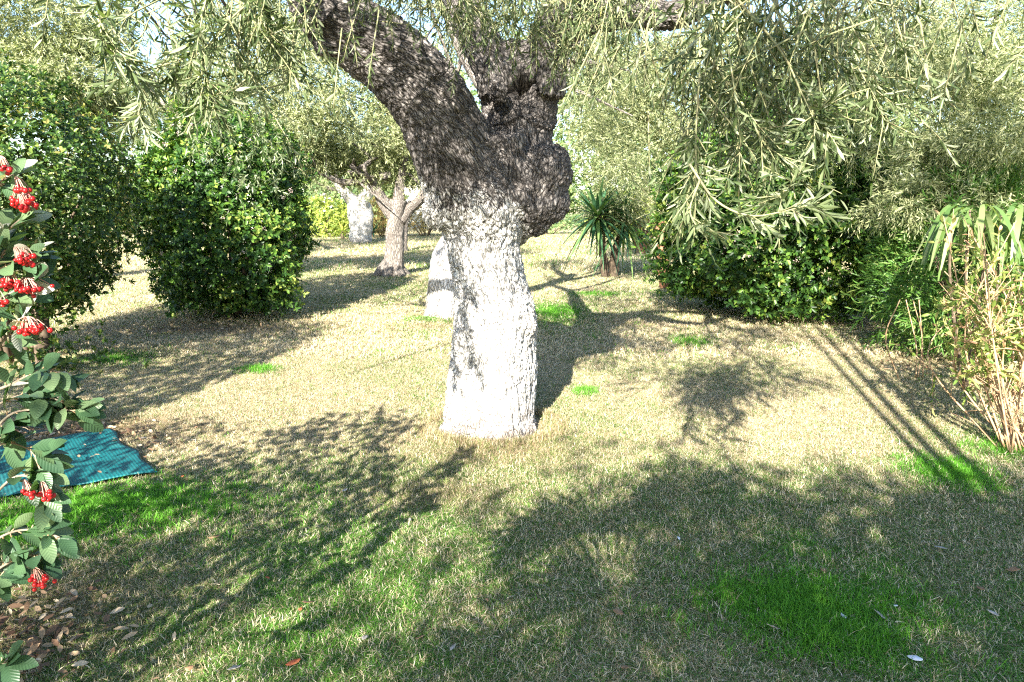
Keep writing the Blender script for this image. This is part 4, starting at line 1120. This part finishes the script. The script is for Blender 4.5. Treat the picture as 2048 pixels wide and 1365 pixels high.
# three slender stems whose shadows run up the right of the lawn
def stems3():
    rt = root('slender_tree', (1.2, -1.4, 0), 'tall tree on three slender bare stems behind the viewpoint', 'tree', 'shade trees')
    d = np.array((math.sin(SUN_AZ), math.cos(SUN_AZ))); k = math.cos(SUN_EL) / math.sin(SUN_EL)
    tops = []
    for (a, b_, r) in ((gnd(1870, 950), gnd(1632, 690), .034), (gnd(1912, 960), gnd(1654, 680), .042), (gnd(1962, 960), gnd(1688, 678), .042)):
        dirg = (b_ - a)[:2]; dirg = dirg / np.linalg.norm(dirg)
        # foot on the line of the shadow, 2.6 m behind the camera; the stem leans so that its shadow runs along the line
        foot = a[:2] + dirg * ((-1.4 - a[1]) / dirg[1])
        S = b_[:2] + dirg * 1.6
        z = 7.2; top = S - d * z * k
        z2 = np.dot(S - foot, d) / k; z = max(4.0, z2); top = S - d * z * k
        p0 = np.array((foot[0], foot[1], -.05)); p1 = np.array((top[0], top[1], z))
        g = Geo(); g.add(tube([p0, p0 * .5 + p1 * .5, p1], [r, r * .95, r * .85], 20, 8, .15)); g.build('stem', M['tan_stem'], rt)
        tops.append(p1)
    c = np.mean(tops, axis=0)
    lv = Leaves()
    P, D = cloud([((c[0] + .6, c[1], c[2] + .9), (.9, .8, .8), 420), ((c[0] + 1.3, c[1] + .3, c[2] + .3), (.6, .6, .6), 160)], 12, .25)
    sprigs(lv, P, D, 10, .2, .1, .03, .8, .2, 'opposite', 0, .9)
    lv.build(rt, 'foliage', 'quad', M['olive'])
stems3()

# ------------------------------------------------------------------ green mat
def mat_obj():
    a, b_, c, d = MAT_Q
    nu, nv = 60, 40; V = []
    for i in range(nu + 1):
        for j in range(nv + 1):
            u, v = i / nu, j / nv
            p = (a * (1 - u) + d * u) * (1 - v) + (b_ * (1 - u) + c * u) * v
            z = .030 + .006 * mn.noise(Vector((p[0] * 2, p[1] * 2, 0))) + .004 * math.sin(p[0] * 14 + p[1] * 5)
            z += .005 * max(0, mn.noise(Vector((p[0] * 3.1, p[1] * 1.2, 9))))
            wob = .03 * mn.noise(Vector((p[0] * 4, p[1] * 4, 5)))
            V.append((p[0] + wob, p[1] + wob, z))
    V = np.array(V); F = []
    for i in range(nu):
        for j in range(nv):
            q = i * (nv + 1) + j; F.append((q, q + nv + 1, q + nv + 2, q + 1))
    m, nt, out = new_mat('woven_teal_plastic')
    tc = nt.nodes.new('ShaderNodeTexCoord'); mp = nt.nodes.new('ShaderNodeMapping'); mp.inputs['Rotation'].default_value = (0, 0, .9)
    nt.links.new(tc.outputs['Object'], mp.inputs['Vector'])
    w1 = nt.nodes.new('ShaderNodeTexWave'); w1.inputs['Scale'].default_value = 17; w1.inputs['Distortion'].default_value = .4
    w2 = nt.nodes.new('ShaderNodeTexWave'); w2.bands_direction = 'Y'; w2.inputs['Scale'].default_value = 17; w2.inputs['Distortion'].default_value = .4
    nt.links.new(mp.outputs[0], w1.inputs['Vector']); nt.links.new(mp.outputs[0], w2.inputs['Vector'])
    h = math_n(nt, 'MULTIPLY', math_n(nt, 'ADD', w1.outputs['Fac'], w2.outputs['Fac']), .5)
    col = ramp(nt, h, [(0.2, (0.0, 0.07, 0.08)), (0.9, (0.004, 0.12, 0.13))])
    ds = nodes_noise(nt, tc.outputs['Object'], 6, 5, .7)
    col = mixc(nt, math_n(nt, 'MULTIPLY', math_n(nt, 'SUBTRACT', ds, .52), 2.2, True), col, (0.06, 0.20, 0.19))
    p = nt.nodes.new('ShaderNodeBsdfPrincipled'); p.inputs['Roughness'].default_value = .5; nt.links.new(col, p.inputs['Base Color'])
    bp = nt.nodes.new('ShaderNodeBump'); bp.inputs['Distance'].default_value = .0025; nt.links.new(h, bp.inputs['Height']); nt.links.new(bp.outputs[0], p.inputs['Normal'])
    nt.links.new(p.outputs[0], out.inputs[0])
    me = mesh_np('plastic_mat', V, [F], m, None, True)
    o = link('plastic_mat', me); so = o.modifiers.new('thick', 'SOLIDIFY'); so.thickness = .006
    tag(o, 'teal woven plastic mat lying on the lawn under the red berry shrub', 'mat')
mat_obj()

# ------------------------------------------------------------------ cotoneaster with red berries, left edge
def coton_mat():
    m = M['coton']; nt = m.node_tree
    # side veins as fine relief
    p = [n for n in nt.nodes if n.type == 'BSDF_PRINCIPLED'][0]
    al = attr(nt, 'along').outputs['Fac']; mi = attr(nt, 'mid').outputs['Fac']
    s = math_n(nt, 'SINE', math_n(nt, 'MULTIPLY', math_n(nt, 'SUBTRACT', al, math_n(nt, 'MULTIPLY', mi, .22)), 60))
    bp = nt.nodes.new('ShaderNodeBump'); bp.inputs['Strength'].default_value = .22; bp.inputs['Distance'].default_value = .0012
    nt.links.new(s, bp.inputs['Height']); nt.links.new(bp.outputs[0], p.inputs['Normal'])
coton_mat()
def cotoneaster():
    base = np.array((-1.75, 1.75, 0.0))
    rt = root('cotoneaster_shrub', tuple(base), 'shrub with grey green oval leaves and red berry clusters at the left edge', 'bush')
    lv = Leaves(); gs = Geo()
    def br(path, r0=.012, rend=.004, nl=10, LL=.075, tone=(0, .85)):
        q = smooth_path(path, 14); g1 = Geo(); g1.add(tube(q, np.linspace(r0 * .3, rend * .4, 14), 20, 7, .15)); g1.build('branch', M['twig'], rt)
        nl = int(nl * 1.6)
        for i in range(nl):
            u = .3 + .7 * (i + rng.random()) / nl; j = min(int(u * 13), 12); p = q[j]
            T_ = norm(q[j + 1] - q[j]); d = norm(T_ * .8 + rng.normal(0, .6, 3))
            n = norm(np.array((0, 0, .9)) + rng.normal(0, .55, 3) + np.array((0, -.4, 0)))
            L = LL * rng.uniform(.7, 1.1)
            gs.add(tube([p, p + d * .012], [.0015, .0015], 3, 4))
            lv.add((p + d * .01)[None], d[None], n[None], L, L * .5, np.array([rng.uniform(*tone)]))
        # end rosette
        e = q[-1]; T_ = norm(q[-1] - q[-2])
        for k in range(4):
            d = norm(T_ + rng.normal(0, .45, 3)); n = norm(np.array((0, -.4, .8)) + rng.normal(0, .4, 3)); L = LL * rng.uniform(.7, 1.05)
            lv.add(e[None], d[None], n[None], L, L * .48, np.array([rng.uniform(*tone)]))
    main = [base + np.array((0, 0, -.03)), at(-90, 1200, 1.7), at(-60, 900, 1.65), at(-60, 650, 1.6), at(-50, 450, 1.55), at(-20, 300, 1.5)]
    g1 = Geo(); g1.add(tube(main, [.02, .018, .014, .011, .009, .006], 30, 9, .2)); g1.build('stem', M['dark_twig'], rt)
    A_ = lambda x, y, Y=1.6: at(x, y, Y)
    for path, nl, tone, LL in (([A_(-60, 450), A_(-20, 380), A_(25, 350)], 8, (.4, 1.0), .06), ([A_(-50, 480), A_(0, 470), A_(40, 440)], 6, (.6, 1.0), .062),
                           ([A_(-60, 620), A_(0, 540), A_(55, 520)], 9, (0, 1.0), .07), ([A_(-60, 650), A_(0, 600), A_(70, 560)], 9, (0, .9), .075),
                           ([A_(-60, 760), A_(0, 690), A_(40, 640)], 9, (.2, 1.0), .07), ([A_(-60, 800), A_(20, 770), A_(80, 740), A_(120, 745)], 10, (0, 1.0), .07),
                           ([A_(-60, 850), A_(15, 800), A_(80, 790), A_(150, 815)], 15, (0, .95), .075), ([A_(-40, 900), A_(20, 830), A_(90, 820), A_(160, 822)], 12, (0, .8), .072),
                           ([A_(-60, 960), A_(0, 890), A_(60, 900), A_(80, 940)], 12, (0, .85), .075), ([A_(-60, 1050), A_(20, 960), A_(70, 960), A_(90, 1000)], 12, (.1, .8), .07),
                           ([A_(-60, 1120), A_(10, 1070), A_(70, 1060), A_(120, 1075)], 13, (.1, .85), .065), ([A_(-60, 1180), A_(10, 1130), A_(60, 1110), A_(85, 1120)], 10, (0, .7), .065),
                           ([A_(-90, 1340, 1.5), A_(-20, 1330, 1.45), A_(15, 1325, 1.4)], 5, (0, .5), .07), ([A_(-60, 1000), A_(-20, 870), A_(20, 850)], 8, (.1, .8), .08),
                           ([A_(-60, 560), A_(-20, 540), A_(10, 500)], 7, (.2, .9), .07), ([A_(-60, 1200), A_(-20, 1160), A_(10, 1150)], 7, (.0, .7), .07)):
        br(path, nl=nl, tone=tone, LL=LL)
    n = 2600
    P = np.array((-2.0, 1.55, 1.15)) + rand_dirs(n) * (rng.uniform(.55, 1, n) ** .6)[:, None] * np.array((.72, .75, 1.0))
    cl = np.array([mn.noise(Vector(p * 3.2)) for p in P])
    P2 = np.array((-3.3, 1.4, 1.45)) + rand_dirs(1500) * (rng.uniform(.2, 1, 1500) ** .5)[:, None] * np.array((.9, .6, .65))
    P = np.vstack([P, P2]); cl = np.concatenate([cl, np.array([mn.noise(Vector(p * 3.2)) for p in P2])])
    P = P[(P[:, 0] < -.715 * P[:, 1] - .10) & (P[:, 2] > .25) & (cl > -.12)]; n = len(P)
    lv.add(P, rand_dirs(n), np.array((0, -.3, .8)) + rng.normal(0, .5, (n, 3)), .075, .037, rng.uniform(0, .95, n))
    lv.build(rt, 'foliage', 'big', M['coton'], .12, single=300, minpx=10)
    o = gs.build('twig', M['tan_stem'], rt); o['kind'] = 'stuff'
    # berries
    bm_v, bm_f = [], []
    for i in range(5):
        for j in range(8):
            ph = math.pi * (i + .5) / 5; th = 2 * math.pi * j / 8
            bm_v.append((math.sin(ph) * math.cos(th), math.sin(ph) * math.sin(th), math.cos(ph)))
    bm_v += [(0, 0, .93), (0, 0, -1)]
    for i in range(4):
        for j in range(8): bm_f.append((i * 8 + j, (i + 1) * 8 + j, (i + 1) * 8 + (j + 1) % 8, i * 8 + (j + 1) % 8))
    bt = [(40, j, (j + 1) % 8) for j in range(8)] + [(41, 32 + (j + 1) % 8, 32 + j) for j in range(8)]
    bme = mesh_np('berry', np.array(bm_v), [np.array(bm_f), np.array(bt)], M['berry'], None, True)
    st = Geo(); cnt = 0; ri = 0
    for px, py, rx, ry, n in ((12, 338, 12, 8, 6), (42, 380, 18, 8, 10), (48, 410, 24, 13, 24), (58, 520, 14, 10, 12), (40, 522, 12, 8, 6), (30, 572, 26, 8, 16), (62, 582, 26, 9, 24), (65, 660, 22, 11, 26), (5, 605, 10, 8, 5), (60, 985, 14, 8, 10), (94, 988, 15, 10, 16), (80, 1162, 18, 11, 22)):
        hub = at(px - 12, py - 26, 1.58)
        for k in range(int(n * 1.2)):
            c = at(px + rng.normal(0, rx * .55), py + rng.normal(0, ry * .6), 1.56 + rng.normal(0, .018))
            o = link('berry', bme, rt); r_ = rng.uniform(.0046, .0062)
            o.matrix_basis = Matrix.Translation(c) @ Matrix.Rotation(rng.uniform(0, 6), 4, 'X') @ Matrix.Scale(r_, 4)
            st.add(tube([hub, (hub + c) / 2 + np.array((0, 0, .008)), c], [.0011, .0009, .0008], 5, 4))
    o = st.build('berry_stalk', M['berry_stalk'], rt); o['kind'] = 'stuff'
cotoneaster()

# ------------------------------------------------------------------ fallen leaves
def fallen(px, py, L, W, mat, label, name='fallen_leaf', cat='leaf', rot=None, curl=.35, group='fallen leaves on the lawn', lift=.028):
    p = gnd(px, py); v, f3, f4 = TPL['big']
    a = rng.uniform(0, 6.283) if rot is None else rot
    V = np.zeros((len(v), 3)); V[:, 0] = (v[:, 0] - .5) * L; V[:, 1] = v[:, 1] * W / 2
    V[:, 2] = curl * (V[:, 1] ** 2 / W * 2 + (V[:, 0] ** 2) / L) + rng.normal(0, .0012, len(v))
    me = mesh_np(name, V, [f4, f3], M[mat], None, False)
    o = link(name, me); o.location = (p[0], p[1], lift + float(lawn_h(np.array(p[0]), np.array(p[1])))); o.rotation_euler = (rng.normal(0, .2), rng.normal(0, .2), a)
    so = o.modifiers.new('thick', 'SOLIDIFY'); so.thickness = .0008
    return tag(o, label, cat, group)
fallen(588, 1340, .055, .022, 'red_leaf', 'bright orange red leaf lying near the bottom edge of the lawn', rot=.4)
fallen(536, 1168, .02, .014, 'red_leaf', 'tiny dark red leaf on the dappled turf left of centre')
fallen(1828, 1332, .05, .025, 'petal', 'white petal lying in the shade at the lower right', name='fallen_petal', cat='petal', rot=-.5)
fallen(1790, 1225, .022, .014, 'petal', 'small white petal beside the bright green grass patch', name='fallen_petal', cat='petal')
fallen(1357, 1088, .028, .013, 'petal', 'pale grey leaf shining in the shade below the trunk')
fallen(1236, 1238, .045, .03, 'dead_leaf', 'curled brown leaf left of the bright green grass patch')
fallen(1646, 1152, .05, .026, 'dead_leaf', 'tan brown leaf at the upper edge of the bright green patch')
fallen(1880, 1108, .055, .028, 'grey_leaf', 'crumpled pale leaf in the shade on the right')
fallen(2025, 1152, .055, .03, 'dead_leaf', 'broad tan leaf close to the right edge of the shaded lawn')
fallen(616, 1218, .05, .016, 'dead_leaf', 'dark curled leaf standing up in the dappled turf')
fallen(602, 1232, .025, .015, 'red_leaf', 'small russet leaf next to the dark curled leaf')
fallen(470, 1352, .05, .03, 'grey_leaf', 'crumpled grey leaf at the bottom edge of the lawn')
fallen(380, 1352, .04, .028, 'dead_leaf', 'reddish brown leaf at the bottom edge, left of the grey one')
fallen(366, 962, .022, .014, 'red_leaf', 'small orange leaf on the turf right of the teal mat')
fallen(288, 885, .05, .025, 'grey_leaf', 'pale leaf beside the far corner of the teal mat')
fallen(388, 888, .045, .015, 'grey_leaf', 'long pale leaf in the shade right of the teal mat')
fallen(1545, 1268, .05, .016, 'grey_leaf', 'dark curled leaf left below the bright green patch')
fallen(1760, 1244, .07, .014, 'grey_leaf', 'long twisted dry leaf right of the bright green patch')
fallen(1685, 1248, .04, .014, 'petal', 'upright pale leaf in the bright green grass patch', curl=.8)
fallen(1500, 1175, .04, .025, 'dead_leaf', 'folded grey brown leaf left edge of the green patch')
fallen(975, 1212, .025, .016, 'dead_leaf', 'pinkish brown leaf in the lit streak at the bottom')
fallen(430, 1085, .06, .02, 'dead_leaf', 'long tan leaf on the dappled turf below the mat')
SP = [((1030, 655), 'dry leaf behind the big trunk on its shaded side'), ((1500, 900), 'dry leaf on the lit turf between two shade patches on the right'), ((1300, 920), 'dry leaf in front of the big trunk to its right'),
      ((820, 1050), 'dry leaf in the shade streaks left of the lawn centre'), ((1320, 790), 'dry leaf in the rounded sunny patch right of the trunk'), ((730, 1290), 'dry leaf right of the orange red leaf near the bottom'),
      ((840, 1290), 'dry leaf in the dark shade at the bottom, left of the lit streak'), ((905, 1310), 'dry leaf at the left rim of the lit streak at the bottom'), ((1120, 1060), 'dry leaf on the half shaded turf below the trunk'),
      ((690, 990), 'dry leaf at the sunny rim of the left dappled shade'), ((1960, 1190), 'dry leaf below the broad tan leaf near the right edge'), ((1985, 1240), 'dark dry leaf near the lower right corner'), ((1250, 1350), 'dry leaf at the middle of the bottom edge')]
for i, ((x, y), lab) in enumerate(SP):
    fallen(x, y, rng.uniform(.03, .045), rng.uniform(.012, .022), ('dead_leaf', 'grey_leaf')[i % 2], lab)
# leaf litter under the berry shrub: nobody could count it
def litter():
    lv = Leaves()
    for px, py, sx, sy, n in ((70, 1230, 110, 60, 210), (120, 868, 90, 16, 320), (30, 1300, 60, 50, 150), (300, 890, 40, 12, 40), (420, 655, 150, 8, 250), (1900, 738, 90, 10, 130), (1850, 720, 60, 14, 120)):
        xy = np.array([gnd(px + rng.normal(0, sx), max(600, py + rng.normal(0, sy)))[:2] for _ in range(n)])
        ok = ~inside_mat(xy[:, 0], xy[:, 1], -.01); xy = xy[ok]; n = len(xy)
        d = norm(np.column_stack([rng.normal(size=(n, 2)), rng.normal(0, .25, n)])); nn = norm(np.column_stack([rng.normal(0, .45, (n, 2)), np.ones(n)]))
        L = rng.uniform(.025, .06, n); lv.add(np.column_stack([xy, rng.uniform(.012, .04, n)]), d, nn, L, L * .42, rng.random(n))
    n = 26; xy = np.array([gnd(rng.uniform(60, 300), rng.uniform(880, 975))[:2] for _ in range(n)]); xy = xy[inside_mat(xy[:, 0], xy[:, 1], .02)]; n = len(xy)
    L = rng.uniform(.02, .045, n); lv.add(np.column_stack([xy, np.full(n, .062)]), np.column_stack([rng.normal(size=(n, 2)), np.zeros(n)]), np.column_stack([rng.normal(0, .2, (n, 2)), np.ones(n)]), L, L * .4, rng.random(n))
    m = leaf_mat('leaf_litter', [(0, (.07, .035, .02)), (.4, (.2, .12, .07)), (.8, (.42, .30, .18)), (1, (.55, .45, .33))], .7, .1, (1, .9, .8))
    o = lv.build(None, 'leaf_litter', 'oval', m, -.15)
    tag(o, 'brown dry leaf litter under the shrubs and beside the mat', None, None, 'stuff')
litter()
